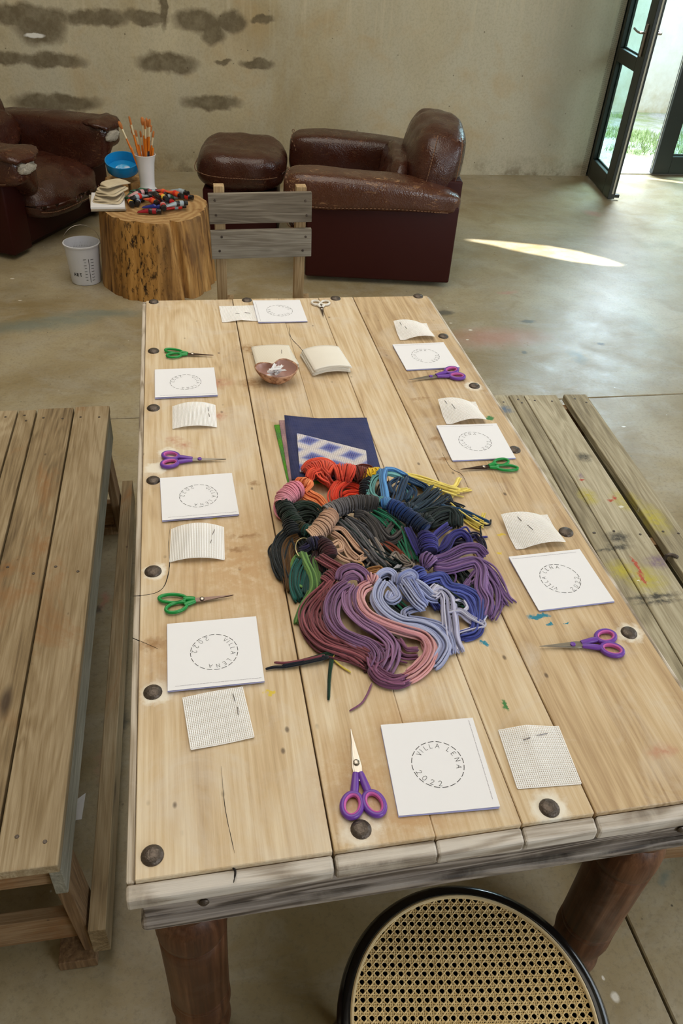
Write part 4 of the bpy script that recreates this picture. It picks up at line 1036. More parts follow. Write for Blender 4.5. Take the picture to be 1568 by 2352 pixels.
mesh_square('wavy mesh square tucked at the left of the far end booklet', .281, 1.6945, 1.2, .108, .108, lambda u, v: .007*max(0, 1-abs(u)*2.6)*max(0, .3-v), [[(-.10, -.05), (-.0, -.08)], [(.15, .0), (.3, -.04)]])
# the two stacks: every sheet its own thing
sheet_mat = M('fine_mesh_sheet', .8, .2); P = sheet_mat.obj()
ck = sheet_mat.math('MULTIPLY', sheet_mat.math('SINE', sheet_mat.math('MULTIPLY', sheet_mat.n('ShaderNodeSeparateXYZ', {0: P}).outputs[0], 2700.)), .5)
sheet_mat.color(sheet_mat.mix(sheet_mat.math('ADD', ck, .5), srgb(214, 204, 186), srgb(234, 228, 214))); sheet_mat = sheet_mat.m
def sheet(label, x, y, z, rz, W_, H_, zf, group, mat=sheet_mat, name='mesh_sheet', cat='mesh square', th=.0012, n=12):
    t = thing(name, label, cat, (x, y, z), math.radians(rz), group)
    V = []; F = []
    for dz in (0, th):
        for j in range(n+1):
            for i in range(n+1): u, v = i/n-.5, j/n-.5; V.append((u*W_, v*H_, dz+zf(u, v)))
    q = (n+1)**2
    for j in range(n):
        for i in range(n):
            a = j*(n+1)+i; F.append((a+q, a+q+1, a+q+n+2, a+q+n+1)); F.append((a, a+n+1, a+n+2, a+1))
    rim = [i for i in range(n+1)]+[(j+1)*(n+1)+n for j in range(n)]+[n*(n+1)+i for i in range(n-1, -1, -1)]+[j*(n+1) for j in range(n-1, 0, -1)]
    for a, c in zip(rim, rim[1:]+rim[:1]): F.append((a, c, c+q, a+q))
    mesh_obj('sheet', V, F, mat, t); return t
rs = random.Random(9)
for k in range(6):
    sheet(['lowest mesh sheet of the left stack behind the clay bowl', 'second lowest mesh sheet of the left stack behind the bowl', 'third mesh sheet of the left stack behind the bowl', 'fourth mesh sheet of the left stack behind the bowl', 'fifth mesh sheet of the left stack, just under its top', 'top mesh sheet with a needle, left stack behind the bowl'][k], .350+rs.uniform(-.004, .004), 1.402+rs.uniform(-.004, .004), TZ+.0012+.0024*k, 5.5+rs.uniform(-5, 5), .104, .112, lambda u, v: .004*(1-4*u*u), 'mesh sheets in the left stack')
B().tube([(.026, .02, .0066), (.023, .0, .0066)], .0006, 5).build('needle', needle_m, bpy.data.objects['mesh_sheet.005'])
for k in range(8):
    sheet(['lowest', 'second', 'third', 'fourth', 'fifth', 'sixth', 'seventh', 'top'][k]+' white sheet counting up the right stack beside the clay bowl', .482+.0006*k+rs.uniform(-.002, .002), 1.366+rs.uniform(-.002, .003), TZ+.0012+.0026*k, 7.5+rs.uniform(-3, 3), .103, .118, lambda u, v: .008*(1-4*u*u), 'white sheets in the right stack', plain('cotton_sheet_%s' % 'abcdefgh'[k], srgb(230, 224, 212), .85, var=.03))

# ---- clay bowl with slips of paper
BWX, BWY = .3425, 1.287
clay = M('glazed_clay', .4, .45); c_ = clay.mix(clay.ramp(clay.noise(clay.obj(), 55, 5, .7), [(.42, 0.), (.56, 1.)]), srgb(120, 72, 42), srgb(190, 146, 116)); clay.color(c_); clay.bump(clay.noise(clay.obj(), 60, 4), .4, .003)
clay_in = plain('pink_inner_glaze', srgb(178, 140, 130), .35)
t = thing('pinch_bowl', 'heart-shaped brown clay pinch bowl holding paper slips', 'bowl', (BWX, BWY, TZ))
def bowl_r(a): return 1+.10*math.cos(2*a)-.30*math.exp(-((a-1.75)/.30)**2)+.07*math.exp(-((a-1.1)/.35)**2)+.05*math.exp(-((a-2.5)/.4)**2)
def bowl_shell(prof, n=64):
    V = []; F = []
    for r, z in prof:
        for i in range(n):
            a = 2*PI*i/n-PI; k = r*(1+(bowl_r(a)-1)*min(1, z/.03)); zz = z*(1+.10*math.sin(a*2+1)+.08*math.exp(-((a-1.1)/.4)**2)) if z > .012 else z
            V.append((k*math.cos(a), k*math.sin(a), zz))
    for j in range(len(prof)-1):
        for i in range(n): F.append((j*n+i, j*n+(i+1) % n, (j+1)*n+(i+1) % n, (j+1)*n+i))
    return V, F
V, F = bowl_shell([(.0005, .001), (.018, .001), (.026, .004), (.040, .016), (.0475, .030), (.0505, .037), (.0490, .0385), (.046, .036)]); mesh_obj('outer_wall', V, F, clay.m, t)
V, F = bowl_shell([(.046, .036), (.043, .028), (.036, .016), (.022, .008), (.0005, .007)]); mesh_obj('inner_glaze', V, F, clay_in, t)
rs = random.Random(5)
slips = []
for k in range(11):
    a = rs.uniform(0, 6.28); r = rs.uniform(0, .017)
    t = thing('paper_slip', 'small folded white paper slip in the clay bowl', 'paper slip', (BWX-.004+r*math.cos(a), BWY-.002+r*math.sin(a)*.7, TZ+.021+.0017*k), 0, 'paper slips in the clay bowl')
    t.rotation_euler = (rs.uniform(-.25, .25), rs.uniform(-.3, .3), rs.uniform(.0, 1.1))
    b = B(); L = rs.uniform(.028, .040); wd = .0075
    vs = [(-L/2, -wd/2, .002), (-L/2, 0, 0), (-L/2, wd/2, .0035), (L/2, -wd/2, .002), (L/2, 0, 0), (L/2, wd/2, .0035)]
    vv = [b.bm.verts.new(v) for v in vs]; b.bm.faces.new((vv[0], vv[3], vv[4], vv[1])); b.bm.faces.new((vv[1], vv[4], vv[5], vv[2]))
    slips.append(t)
    o = b.build('folded_strip', paper, t); md = o.modifiers.new('thickness', 'SOLIDIFY'); md.thickness = .0008

NTH = ['leftmost', 'second from the left', 'third from the left', 'fourth from the left', 'fifth from the left', 'sixth from the left', 'seventh from the left', 'eighth from the left', 'ninth from the left', 'tenth from the left', 'rightmost']
for t, q in zip(sorted(slips, key=lambda o: o.location.x), NTH): t['label'] = 'small folded white paper slip in the clay bowl, '+q

# ---- coloured canvas sheets under the yarn, with the stitched sample
def canvas_mat(n, c1, c2):
    m = M(n, .8, .2); P = m.obj(); s_ = m.n('ShaderNodeSeparateXYZ', {0: P}).outputs
    g1 = m.math('SINE', m.math('MULTIPLY', s_[0], 2600.)); g2 = m.math('SINE', m.math('MULTIPLY', s_[1], 2600.))
    k = m.math('MAXIMUM', g1, g2); c = m.mix(m.ramp(k, [(.2, 0.), (.9, 1.)]), c1, c2)
    c = m.mix(m.ramp(m.noise(P, 24, 4, .6), [(.4, 0.), (.65, .35)]), c, srgb(86, 84, 112)); m.color(c); m.bump(k, .5, .001); return m.m
blue_c = canvas_mat('blue_canvas', srgb(34, 40, 74), srgb(72, 78, 122)); green_c = canvas_mat('green_canvas', srgb(62, 130, 30), srgb(120, 196, 64)); pink_c = canvas_mat('pink_canvas', srgb(176, 134, 140), srgb(212, 176, 178))
gcx, gcy = .425, .966
sheet('bright green canvas sheet peeping out left of the blue one', gcx-.012, gcy-.012, TZ+.0012, 0.5, .20, .24, lambda u, v: .002*abs(u), 'coloured canvas sheets', green_c, 'canvas_sheet', 'canvas sheet')
sheet('dusty pink canvas sheet between the green and the blue one', gcx-.004, gcy-.004, TZ+.0042, -1.8, .20, .245, lambda u, v: .001, 'coloured canvas sheets', pink_c, 'canvas_sheet', 'canvas sheet')
sheet('dark blue canvas sheet on top, carrying the stitched sample', gcx+.004, gcy-.006, TZ+.0075, -3.5, .198, .245, lambda u, v: .012*max(0, v-.25)*max(0, -u-.1)*8+.001, 'coloured canvas sheets', blue_c, 'canvas_sheet', 'canvas sheet')
m = M('diamond_stitch', .85, .15); P = m.obj(); s_ = m.n('ShaderNodeSeparateXYZ', {0: P}).outputs
u = m.math('ADD', m.math('MULTIPLY', s_[0], 11.5), m.math('MULTIPLY', s_[1], 15.)); v = m.math('SUBTRACT', m.math('MULTIPLY', s_[0], 11.5), m.math('MULTIPLY', s_[1], 15.))
fu = m.math('ABSOLUTE', m.math('SUBTRACT', m.math('FRACT', u), .5)); fv = m.math('ABSOLUTE', m.math('SUBTRACT', m.math('FRACT', v), .5))
dd = m.math('MAXIMUM', fu, fv)
c = m.ramp(dd, [(.0, srgb(46, 58, 140)), (.16, srgb(72, 86, 168)), (.26, srgb(134, 144, 200)), (.34, srgb(214, 210, 220)), (.44, srgb(228, 218, 214)), (.5, srgb(236, 230, 226))])
st_x = m.math('SINE', m.math('MULTIPLY', s_[0], 1500.)); st_y = m.math('SINE', m.math('MULTIPLY', s_[1], 2100.))
wv_ = m.math('MULTIPLY', m.math('MAXIMUM', st_x, st_y), .5)
c = m.mix(m.ramp(wv_, [(.0, .5), (.3, 0.)]), c, srgb(206, 198, 214)); m.color(c); m.bump(wv_, .8, .002)
ss = [onz(px, py, TZ+.012) for px, py in ((681, 996), (840, 1036), (846, 1085), (688, 1085))]; sc0 = sum(ss, Vector())/4
t = thing('stitched_sample', 'cut sample stitched in blue and white diamonds on the blue canvas', 'needlework', (sc0.x, sc0.y, TZ+.0112))
B().prism([(p.x-sc0.x, p.y-sc0.y) for p in ss][::-1], 0, .003).build('stitched_face', m.m, t, bevel=.0008)

# ---- scissors
steel = M('scissor_steel', .28, .5, 1); steel.color(steel.mix(steel.noise(steel.map(steel.obj(), (1, 12, 1)), 60, 3), srgb(150, 140, 128), srgb(206, 200, 192))); steel = steel.m
steel_dk = plain('dark_scissor_steel', srgb(110, 92, 84), .25, 1)
def ring_path(cx, cy, rx, ry, rot, n=28):
    c, s = math.cos(rot), math.sin(rot)
    return [(cx+rx*math.cos(2*PI*k/n)*c-ry*math.sin(2*PI*k/n)*s, cy+rx*math.cos(2*PI*k/n)*s+ry*math.sin(2*PI*k/n)*c, 0) for k in range(n)]
def scissors(kind, L, label, end, rz, group):
    """local x runs from the finger rings (0) to the tip (L)"""
    t = thing('scissors', label, 'scissors', (end[0], end[1], TZ+.0010), math.radians(rz), group)
    f = L/.147
    hm, gm2, stl, op = {'purple': (SCM['purple'], SCM['pink'], steel, .30), 'green': (SCM['green'], None, steel_dk, .18), 'white': (SCM['white'], None, steel_dk, .3)}[kind]
    px0 = L*.50 if kind != 'white' else L*.45
    for s in (1, -1):
        # blade
        z0 = .0035*f+(.0012 if s > 0 else 0)
        poly = [(px0-.018*f, -.0055*f), (px0+.006*f, -.0078*f), (L*.98, -.0008*f), (L, .0003*f), (px0+.01*f, .0042*f), (px0-.018*f, .0050*f)]
        poly = [(x, y*s+.0005*s) for x, y in poly]
        if s < 0: poly = poly[::-1]
        B().prism(poly, z0, z0+.0011*f).build('blade', stl, t, bevel=.0003, seg=1)
        # handle: shank and ring in one moulding
        b = B()
        if kind == 'green':
            rx, ry, cx, cy = (.027, .0115, .026, .0125) if s > 0 else (.021, .0125, .031, -.0135)
            rot = -.22*s
        else:
            rx, ry, cx, cy, rot = .0185, .0135, .0195, .0155*s, -.32*s
            if kind == 'white': rx, ry, cx = .020, .0165, .021; cy = .019*s
        rx, ry, cx, cy = rx*f, ry*f, cx*f, cy*f
        rp = [(x, y, .0050*f) for x, y, _ in ring_path(cx, cy, rx, ry, rot)]
        b.tube(rp, .0040*f if kind != 'green' else .0034*f, 10, closed=True, sq=1.15)
        e = Vector((cx+rx*.80*math.cos(rot), cy+rx*.80*math.sin(rot), .0050*f))
        sh = catmull([e, ((e.x+px0)*.5, cy*.42, .0055*f), (px0-.004*f, .0034*s*f, .0052*f)], 10)
        b.tube(sh, [.0052*f, .0058*f, .0060*f, .0060*f, .0058*f, .0056*f, .0054*f, .0052*f, .0050*f, .0044*f], 10, sq=.75)
        h = b.build('handle', hm, t, smooth=True, sharp=80)
        if gm2:
            rp2 = [(x, y, .0052*f) for x, y, _ in ring_path(cx, cy, rx-.0026*f, ry-.0026*f, rot)]
            B().tube(rp2, .0026*f, 8, closed=True, sq=1.6).build('inner_grip', gm2, h, smooth=True)
    pv = (L*.585 if kind == 'purple' else L*.565)
    B().lathe([(.0048*f, 0), (.0046*f, .0018*f), (.003*f, .0028*f), (.0004, .003*f)], 18, (pv, 0, .0052*f+.0008)).build('pivot', SCM['purple'] if label.find('screw') < 0 and kind == 'purple' else steel, t, smooth=True)
    return t
SCM = {'purple': plain('purple_plastic', srgb(106, 58, 158), .35, var=.04), 'pink': plain('pink_rubber', srgb(196, 92, 166), .5, var=.04), 'green': plain('green_plastic', srgb(14, 140, 62), .32, var=.04), 'white': plain('white_plastic', srgb(226, 222, 214), .35, var=.03)}
def ends(a, b_): A = onz(a[0], a[1], TZ+.004); Bp = onz(b_[0], b_[1], TZ+.004); d = Bp-A; return (A.x, A.y), math.degrees(math.atan2(d.y, d.x)), d.length
for kind, a, b_, lab in [('purple', (838, 1879), (805, 1674), 'purple scissors with a steel screw lying at the near end'), ('purple', (1421, 1478), (1237, 1486), 'purple scissors on the right edge pointing left, nearest nail head'), ('purple', (371, 1057), (520, 1056), 'purple scissors on the left edge pointing right'), ('purple', (1058, 857), (938, 874), 'purple scissors below the far right booklet'),
                         ('green', (377, 811), (491, 817), 'green scissors at the far left above a booklet'), ('green', (367, 1390), (537, 1368), 'green scissors on the left edge by the split in the board'), ('green', (1181, 1067), (1056, 1079), 'green scissors on the right edge at a booklet corner'), ('white', (735, 691), (742, 727), 'small white-handled scissors at the far end of the table')]:
    e, rz, L = ends(a, b_); scissors(kind, L, lab, e, rz, 'scissors round the table')

# ================================================================== YARN: skeins looped on a cord, heaped in the middle of the table
def yarn_mat(n, stops):
    m = M('yarn_'+n, .85, .2)
    at = m.n('ShaderNodeAttribute', attribute_name='tone').outputs['Fac']
    f = m.noise(m.obj(), 700, 2)
    c = m.ramp(at, [(i/(max(1, len(stops)-1)), c) for i, c in enumerate(stops)]) if len(stops) > 1 else m.mix(at, stops[0], stops[0])
    sh = m.ramp(m.n('ShaderNodeAttribute', attribute_name='shade').outputs['Fac'], [(0, .72), (1, 1.16)])
    c = m.mix(1.0, c, sh, 'MULTIPLY'); c = m.mix(m.math('MULTIPLY', f, .25), c, tuple(v*.5 for v in stops[0][:3])+(1,))
    m.color(c); m.b.inputs['Sheen Weight'].default_value = .25; m.b.inputs['Sheen Roughness'].default_value = .5
    m.bump(f, .5, .001); return m.m
YR = .00185
def tubes_mesh(name, strands, mat, parent, r=YR, K=6):
    V = []; F = []; tone = []; shade = []
    rs = np.random.RandomState(len(strands)+17)
    for P, t0, t1 in strands:
        P = np.asarray(P); n = len(P)
        T = np.gradient(P, axis=0); T /= np.linalg.norm(T, axis=1)[:, None]+1e-9
        S = np.cross(T, [0, 0, 1.]); ln = np.linalg.norm(S, axis=1); S[ln < .1] = np.cross(T[ln < .1], [1., 0, 0]); S /= np.linalg.norm(S, axis=1)[:, None]
        U = np.cross(S, T); b0 = len(V)//1; rr = r*rs.uniform(.86, 1.12)
        sd_ = rs.uniform(0, 1)
        for i in range(n):
            e = .55 if i in (0, n-1) else 1
            for k in range(K):
                a = 2*PI*k/K; V.append(P[i]+e*rr*(math.cos(a)*S[i]+math.sin(a)*U[i]))
                tone.append(t0+(t1-t0)*i/(n-1)); shade.append(sd_)
        for i in range(n-1):
            for k in range(K):
                k2 = (k+1) % K; F.append((b0+i*K+k, b0+i*K+k2, b0+(i+1)*K+k2, b0+(i+1)*K+k))
        F.append(tuple(b0+k for k in range(K))[::-1]); F.append(tuple(b0+(n-1)*K+k for k in range(K)))
    o = mesh_obj(name, V, F, mat, parent)
    for nm, dt in (('tone', tone), ('shade', shade)):
        a = o.data.attributes.new(nm, 'FLOAT', 'POINT'); a.data.foreach_set('value', np.clip(np.array(dt, dtype=np.float32), 0, 1))
    return o
def yp(zx, zy, h):
    """place in the heap: picture spot of the yarn, h = height above the table in cm"""
    p = onz(580+zx/2.529, 940+zy/2.529, TZ+h/100); return (p.x, p.y, p.z)
def bundle(pts, n, r0, r1=None, seed=0, spread=.4, flat_=.6, jit=.06, curl=1.0, tone=(0, 1), m=26, ends=.0):
    """n strands following a path; pts = (zx, zy, height cm); r = bundle radius in cm, from start to end"""
    rs = np.random.RandomState(seed+int(pts[0][0])); C = catmull([yp(*p) for p in pts], m)
    r1 = r0 if r1 is None else r1; out = []
    L = np.linalg.norm(np.diff(C, axis=0), axis=1).sum()
    T = np.gradient(C, axis=0); T /= np.linalg.norm(T, axis=1)[:, None]+1e-9
    S = np.cross(T, [0, 0, 1.]); S /= np.linalg.norm(S, axis=1)[:, None]+1e-9; U = np.cross(S, T)
    s = np.linspace(0, 1, m)
    for i in range(n):
        a, q = rs.uniform(0, 2*PI), math.sqrt(rs.uniform(0, 1))
        ph = rs.uniform(0, 6.28, 4); am = rs.uniform(.1, spread, 2)
        R_ = (r0+(r1-r0)*s)/100
        wob = 1.0*np.minimum(1, 4*s)
        x = q*math.cos(a)+am[0]*np.sin(s*L/.045*curl*rs.uniform(.7, 1.3)+ph[0])*wob+.25*am[0]*np.sin(s*L/.017*curl+ph[2])*wob
        y = q*math.sin(a)+am[1]*np.sin(s*L/.05*curl+ph[1])*wob
        P = C+S*(x*R_)[:, None]+U*(y*R_*flat_)[:, None]
        P[:, 2] = np.maximum(P[:, 2], TZ+YR+.0015+.0006*(i % 3))
        e0 = 0; e1 = m-int(rs.uniform(0, jit)*m)
        t0 = tone[0]+(tone[1]-tone[0])*rs.uniform(0, 1) if n > 1 else tone[0]
        out.append((P[e0:max(5, e1)], t0, t0))
    return out
def wrap(pts, R, turns, seed=0, bulge=.25, tone=(0, 1), jit=.10):
    """yarn coiled round the cord: loops of radius R (cm) along a path"""
    rs = np.random.RandomState(seed+int(pts[0][0])+int(pts[0][1])); m = 14; N = turns*m
    C = catmull([yp(*p) for p in pts], N); T = np.gradient(C, axis=0); T /= np.linalg.norm(T, axis=1)[:, None]+1e-9
    S = np.cross(T, [0, 0, 1.]); S /= np.linalg.norm(S, axis=1)[:, None]+1e-9; U = np.cross(S, T)
    i = np.arange(N); a = 2*PI*i/m; s = i/N
    rj = np.interp(i, np.arange(0, N+m, m/2), rs.uniform(1-jit, 1+jit, len(np.arange(0, N+m, m/2))))
    rad_ = R/100*rj*(1-bulge+bulge*np.sin(PI*np.clip(s, .02, .98))**.6)
    skew = np.interp(i, np.arange(0, N+m, m), rs.normal(0, .0016, len(np.arange(0, N+m, m))))
    P = C+S*(rad_*np.cos(a))[:, None]+U*(rad_*np.sin(a))[:, None]+T*(skew*np.sin(a+1))[:, None]
    P[:, 2] = np.maximum(P[:, 2], TZ+YR+.001)
    out = []
    step = m
    for k in range(turns):      # one piece per turn keeps its own shade
        t_ = tone[0]+(tone[1]-tone[0])*(k/max(1, turns-1))+rs.uniform(-.06, .06)
        out.append((P[k*m:min(N, (k+1)*m+2)], t_, t_))
    return out
def core(pts, R): C = catmull([yp(*p) for p in pts], 14); return C, R/100
def skein(label, mat, wraps=(), tails=(), K=6):
    pts = [p for st_ in list(wraps)+list(tails) for p in st_[0]]
    ctr = np.mean([yp(*p) for p in pts], axis=0); org = (float(ctr[0]), float(ctr[1]), TZ)
    t = thing('yarn_skein', label, 'yarn', org, 0, 'skeins of yarn in the heap')
    o_ = np.array(org)
    def loc(sts): return [(P-o_, a, b_) for P, a, b_ in sts]
    for k, (pt, R, turns, *kw) in enumerate(wraps):
        kw = kw[0] if kw else {}
        tubes_mesh('coil', loc(wrap(pt, R, turns, k, **kw)), mat, t)
        C, rr = core(pt, R*.80); b = B(); b.tube([Vector(c-o_) for c in C], rr, 10); b.build('inner_core', mat, t, smooth=True)
    for k, (pt, n, r0, *kw) in enumerate(tails):
        kw = kw[0] if kw else {}
        tubes_mesh('strands', loc(bundle(pt, n, r0, seed=k*5, **kw)), mat, t)
    return t
c3 = lambda *a: [srgb(*q) for q in a]
YM = {n: yarn_mat(n, st) for n, st in {
 'pink': c3((222, 130, 152), (238, 164, 178)), 'peach': c3((238, 122, 70), (250, 158, 104)), 'coral': c3((224, 74, 52), (246, 104, 74)), 'scarlet': c3((216, 44, 24), (240, 76, 44)),
 'rust': c3((84, 26, 12), (122, 44, 22)), 'yellow': c3((236, 184, 24), (250, 214, 60)), 'lemon': c3((232, 206, 84), (244, 226, 130)), 'sky': c3((56, 112, 176), (100, 160, 214)),
 'aqua': c3((76, 146, 156), (132, 192, 186)), 'ink': c3((8, 12, 20), (22, 30, 44)), 'steel': c3((18, 44, 74), (44, 82, 120)), 'petrol': c3((10, 28, 42), (34, 58, 76)),
 'cobalt_navy': c3((22, 58, 124), (10, 26, 40)), 'bottle': c3((8, 20, 22), (20, 40, 38)), 'indigo': c3((34, 28, 92), (66, 62, 148)), 'purple': c3((96, 66, 120), (142, 110, 160)),
 'royal': c3((48, 56, 130), (88, 100, 180)), 'lavender': c3((128, 138, 190), (186, 192, 224)), 'pale_lilac': c3((168, 168, 200), (214, 212, 228)), 'blush': c3((196, 136, 146), (230, 176, 174)),
 'mauve': c3((118, 82, 120), (160, 120, 158)), 'plum': c3((104, 60, 92), (150, 96, 128)), 'rose': c3((106, 52, 62), (150, 84, 92)), 'maroon': c3((44, 14, 20), (72, 28, 36)),
 'leaf': c3((60, 100, 48), (116, 156, 84)), 'teal': c3((8, 56, 52), (20, 92, 84)), 'forest': c3((8, 40, 24), (20, 68, 40)), 'olive': c3((70, 44, 12), (110, 74, 26)),
 'black': c3((8, 14, 18), (20, 30, 34)), 'deep_green': c3((6, 22, 18), (24, 46, 34)), 'moss': c3((22, 32, 16), (60, 52, 22)), 'grey_run': c3((146, 140, 140), (96, 92, 96), (50, 48, 50), (14, 13, 14)),
 'beige': c3((176, 136, 112), (216, 178, 150)), 'charcoal': c3((44, 42, 44), (92, 86, 84)), 'slate': c3((52, 54, 62), (112, 108, 110)), 'stone': c3((124, 112, 104), (176, 164, 152)),
 'emerald': c3((6, 66, 48), (26, 116, 84)), 'brick': c3((96, 40, 26), (150, 72, 48)), 'tan': c3((160, 110, 60), (206, 160, 106)), 'silver': c3((140, 140, 150), (190, 190, 198)), 'night': c3((12, 10, 30), (46, 40, 80))}.items()}
T_ = lambda *p: list(p)
S3 = dict(spread=.5)
# -- what lies deepest first
skein('emerald green strands deep inside the heap under the grey yarn', YM['emerald'], [], [([(690, 590, 2), (780, 640, 1.8), (850, 720, 1.2), (890, 800, 1), (930, 900, .8)], 22, 1.6), ([(760, 760, .8), (820, 840, .8), (880, 900, .6)], 12, 1.2), ([(1060, 1095, .8), (1150, 1105, .9), (1250, 1120, .6)], 14, 1.2), ([(840, 1130, .6), (900, 1190, .6)], 10, 1.2)])
skein('brick red strands showing between the grey and green yarn', YM['brick'], [], [([(740, 770, 1.5), (800, 800, 1.6), (860, 850, 1.2), (900, 890, .9)], 12, .9)])
skein('near-black bottom strands filling the middle of the heap', YM['bottle'], [], [([(480, 640, .8), (600, 720, .9), (720, 840, .8), (860, 940, .6)], 34, 2.6), ([(560, 900, .6), (700, 960, .6), (860, 960, .6)], 26, 2.2), ([(900, 1000, .5), (1050, 1080, .5), (1220, 1140, .5)], 24, 2.6), ([(1100, 900, .6), (1200, 1000, .6), (1250, 1100, .5)], 26, 2.6), ([(380, 860, .7), (400, 980, .6), (420, 1100, .6)], 22, 1.8), ([(700, 1100, .5), (820, 1180, .5), (900, 1240, .5)], 18, 1.6)])
# -- upper left: pink, peach, reds
skein('pink skein coiled round the cord at the upper left of the heap', YM['pink'], [([(270, 462, 2.6), (232, 480, 2.8), (190, 520, 2.6), (172, 560, 2.2)], 1.95, 17, dict(bulge=.2))], [([(185, 480, 1.4), (140, 560, 1.0), (150, 610, .7), (182, 640, .5)], 12, .9, S3)])
skein('peach orange skein hanging into the heap beside the pink one', YM['peach'], [([(262, 420, 2.2), (300, 428, 2.6), (330, 440, 2.4)], 1.05, 7)], [([(300, 470, 1.6), (330, 500, 1.6), (380, 525, 1.3), (410, 560, .8), (428, 580, .5)], 20, 1.5, dict(r1=1.0, spread=.35)), ([(322, 408, 2.6), (338, 440, 2.8), (300, 480, 2.2)], 9, .6), ([(290, 520, 1), (350, 530, .8), (410, 575, .5)], 10, 1.0)])
skein('big coral skein fanned over the cord at the top of the heap', YM['coral'], [([(318, 372, 2.8), (370, 350, 3.2), (420, 345, 3.2), (466, 366, 2.8)], 1.75, 16, dict(bulge=.35))], [([(395, 345, 4.2), (345, 362, 4.0), (328, 400, 2.8), (335, 428, 1.2)], 12, 1.2, dict(spread=.25)), ([(400, 348, 4.2), (420, 380, 3.8), (440, 420, 2.0), (470, 445, .8)], 14, 1.4, dict(spread=.25)), ([(292, 360, 1.5), (330, 315, 3.2), (400, 302, 3.6), (450, 322, 3.4), (470, 350, 2.8)], 16, 1.0, dict(spread=.25)), ([(380, 400, 1.6), (430, 430, 1.2), (480, 450, .8)], 10, 1.0)])
skein('red-orange skein coiled on the cord between coral and rust brown', YM['coral'], [([(478, 380, 2.7), (520, 368, 3.0), (560, 372, 3.0), (588, 382, 2.8)], 1.95, 15, dict(tone=(.4, .0), bulge=.15))], [([(520, 420, 2.0), (500, 440, 1.8), (470, 500, 1.3), (478, 548, .7)], 12, .9)])
skein('scarlet loops lying inside the top of the heap', YM['scarlet'], [], [([(545, 420, 1.8), (495, 460, 1.8), (485, 505, 1.5), (500, 540, .9)], 15, .95), ([(520, 440, 1.0), (580, 445, 1.1), (630, 470, 1.0), (645, 500, .8), (600, 520, .7), (540, 520, .6)], 14, .95, dict(spread=.3)), ([(520, 500, .9), (560, 480, 1.2), (620, 485, 1.1), (640, 510, .8)], 12, .7, dict(spread=.3))])
skein('rust brown skein coiled on the cord beside the yellow', YM['rust'], [([(588, 386, 2.6), (620, 378, 2.8), (650, 384, 2.6)], 1.75, 10, dict(bulge=.1))], [([(600, 340, 3.2), (640, 330, 3.4), (680, 338, 2.8), (690, 355, 2.2)], 9, .6)])
skein('golden yellow skein arched between rust brown and sky blue', YM['yellow'], [([(645, 410, 2.0), (665, 385, 2.7), (700, 378, 2.9), (735, 374, 2.7)], 1.35, 13, dict(bulge=.1))], [([(640, 430, 1.4), (660, 385, 2.8), (700, 366, 3.6), (745, 362, 3.2)], 12, .9, dict(spread=.15)), ([(640, 440, 1.2), (600, 446, .8), (560, 440, .6)], 2, .15)])
skein('lemon yellow tails spilling out at the upper right of the heap', YM['lemon'], [], [([(870, 395, 1.0), (960, 420, 1.0), (1060, 450, 1.0), (1140, 478, .9), (1230, 500, .6)], 26, 1.5, dict(r1=1.9, jit=.22, spread=.25)), ([(1100, 455, 1.1), (1170, 450, 1.0), (1195, 410, .9), (1205, 398, .8)], 5, .5, dict(jit=.2)), ([(1150, 470, 1.0), (1220, 468, .8), (1275, 460, .5)], 5, .5, dict(jit=.3)), ([(1120, 530, .8), (1200, 600, .7), (1290, 660, .6), (1350, 690, .5)], 16, 1.1, dict(r1=1.6, jit=.22)), ([(1240, 620, .7), (1320, 640, .6), (1345, 600, .5)], 5, .5, dict(jit=.2))])
# -- upper right: blues
skein('black coil and loop under the sky blue yarn', YM['ink'], [([(655, 500, 1.2), (652, 460, 1.9), (668, 425, 2.2), (690, 405, 2.2)], 1.2, 12)], [([(800, 430, 1.2), (780, 480, 1.2), (760, 530, 1.2)], 16, 2.0)])
skein('aqua loop of yarn behind the sky blue strands', YM['aqua'], [([(735, 530, 3.1), (752, 545, 3.1)], 1.05, 4)], [([(735, 535, 2.6), (690, 500, 2.0), (682, 450, 2.6), (710, 395, 3.4), (780, 372, 3.8), (840, 385, 3.4), (882, 410, 2.6)], 11, .85, dict(spread=.35)), ([(740, 540, 2.4), (700, 490, 1.9), (695, 440, 2.2)], 6, .6), ([(1140, 590, .9), (1190, 620, .8), (1210, 640, .6)], 8, .5), ([(850, 430, 2.0), (900, 480, 1.8), (905, 520, 1.4)], 3, .5)])
skein('sky blue skein standing up in an arch and tied with its own coil', YM['sky'], [([(748, 552, 3.0), (775, 548, 3.2), (800, 556, 3.2)], 1.25, 8)], [([(668, 405, 1.8), (710, 385, 3.4), (745, 350, 4.6), (752, 400, 4.4), (762, 470, 3.9), (772, 545, 3.4)], 8, .55), ([(770, 345, 4.8), (760, 400, 4.6), (772, 470, 4.0), (780, 545, 3.4)], 14, .8, dict(spread=.25)), ([(770, 345, 4.8), (820, 350, 4.0), (880, 380, 3.0), (900, 390, 2.4)], 6, .5)])
skein('steel blue strands falling right behind the sky blue yarn', YM['steel'], [], [([(880, 400, 3.2), (860, 450, 3.2), (845, 500, 2.9), (830, 545, 2.8)], 16, 1.1, dict(spread=.3)), ([(880, 395, 3.0), (940, 420, 2.4), (1000, 450, 1.6), (1010, 475, 1.0)], 12, .9), ([(900, 440, 2.0), (930, 480, 1.8), (900, 540, 1.6)], 10, 1.1), ([(860, 400, 3.0), (800, 440, 2.9), (820, 500, 2.7)], 7, .8)])
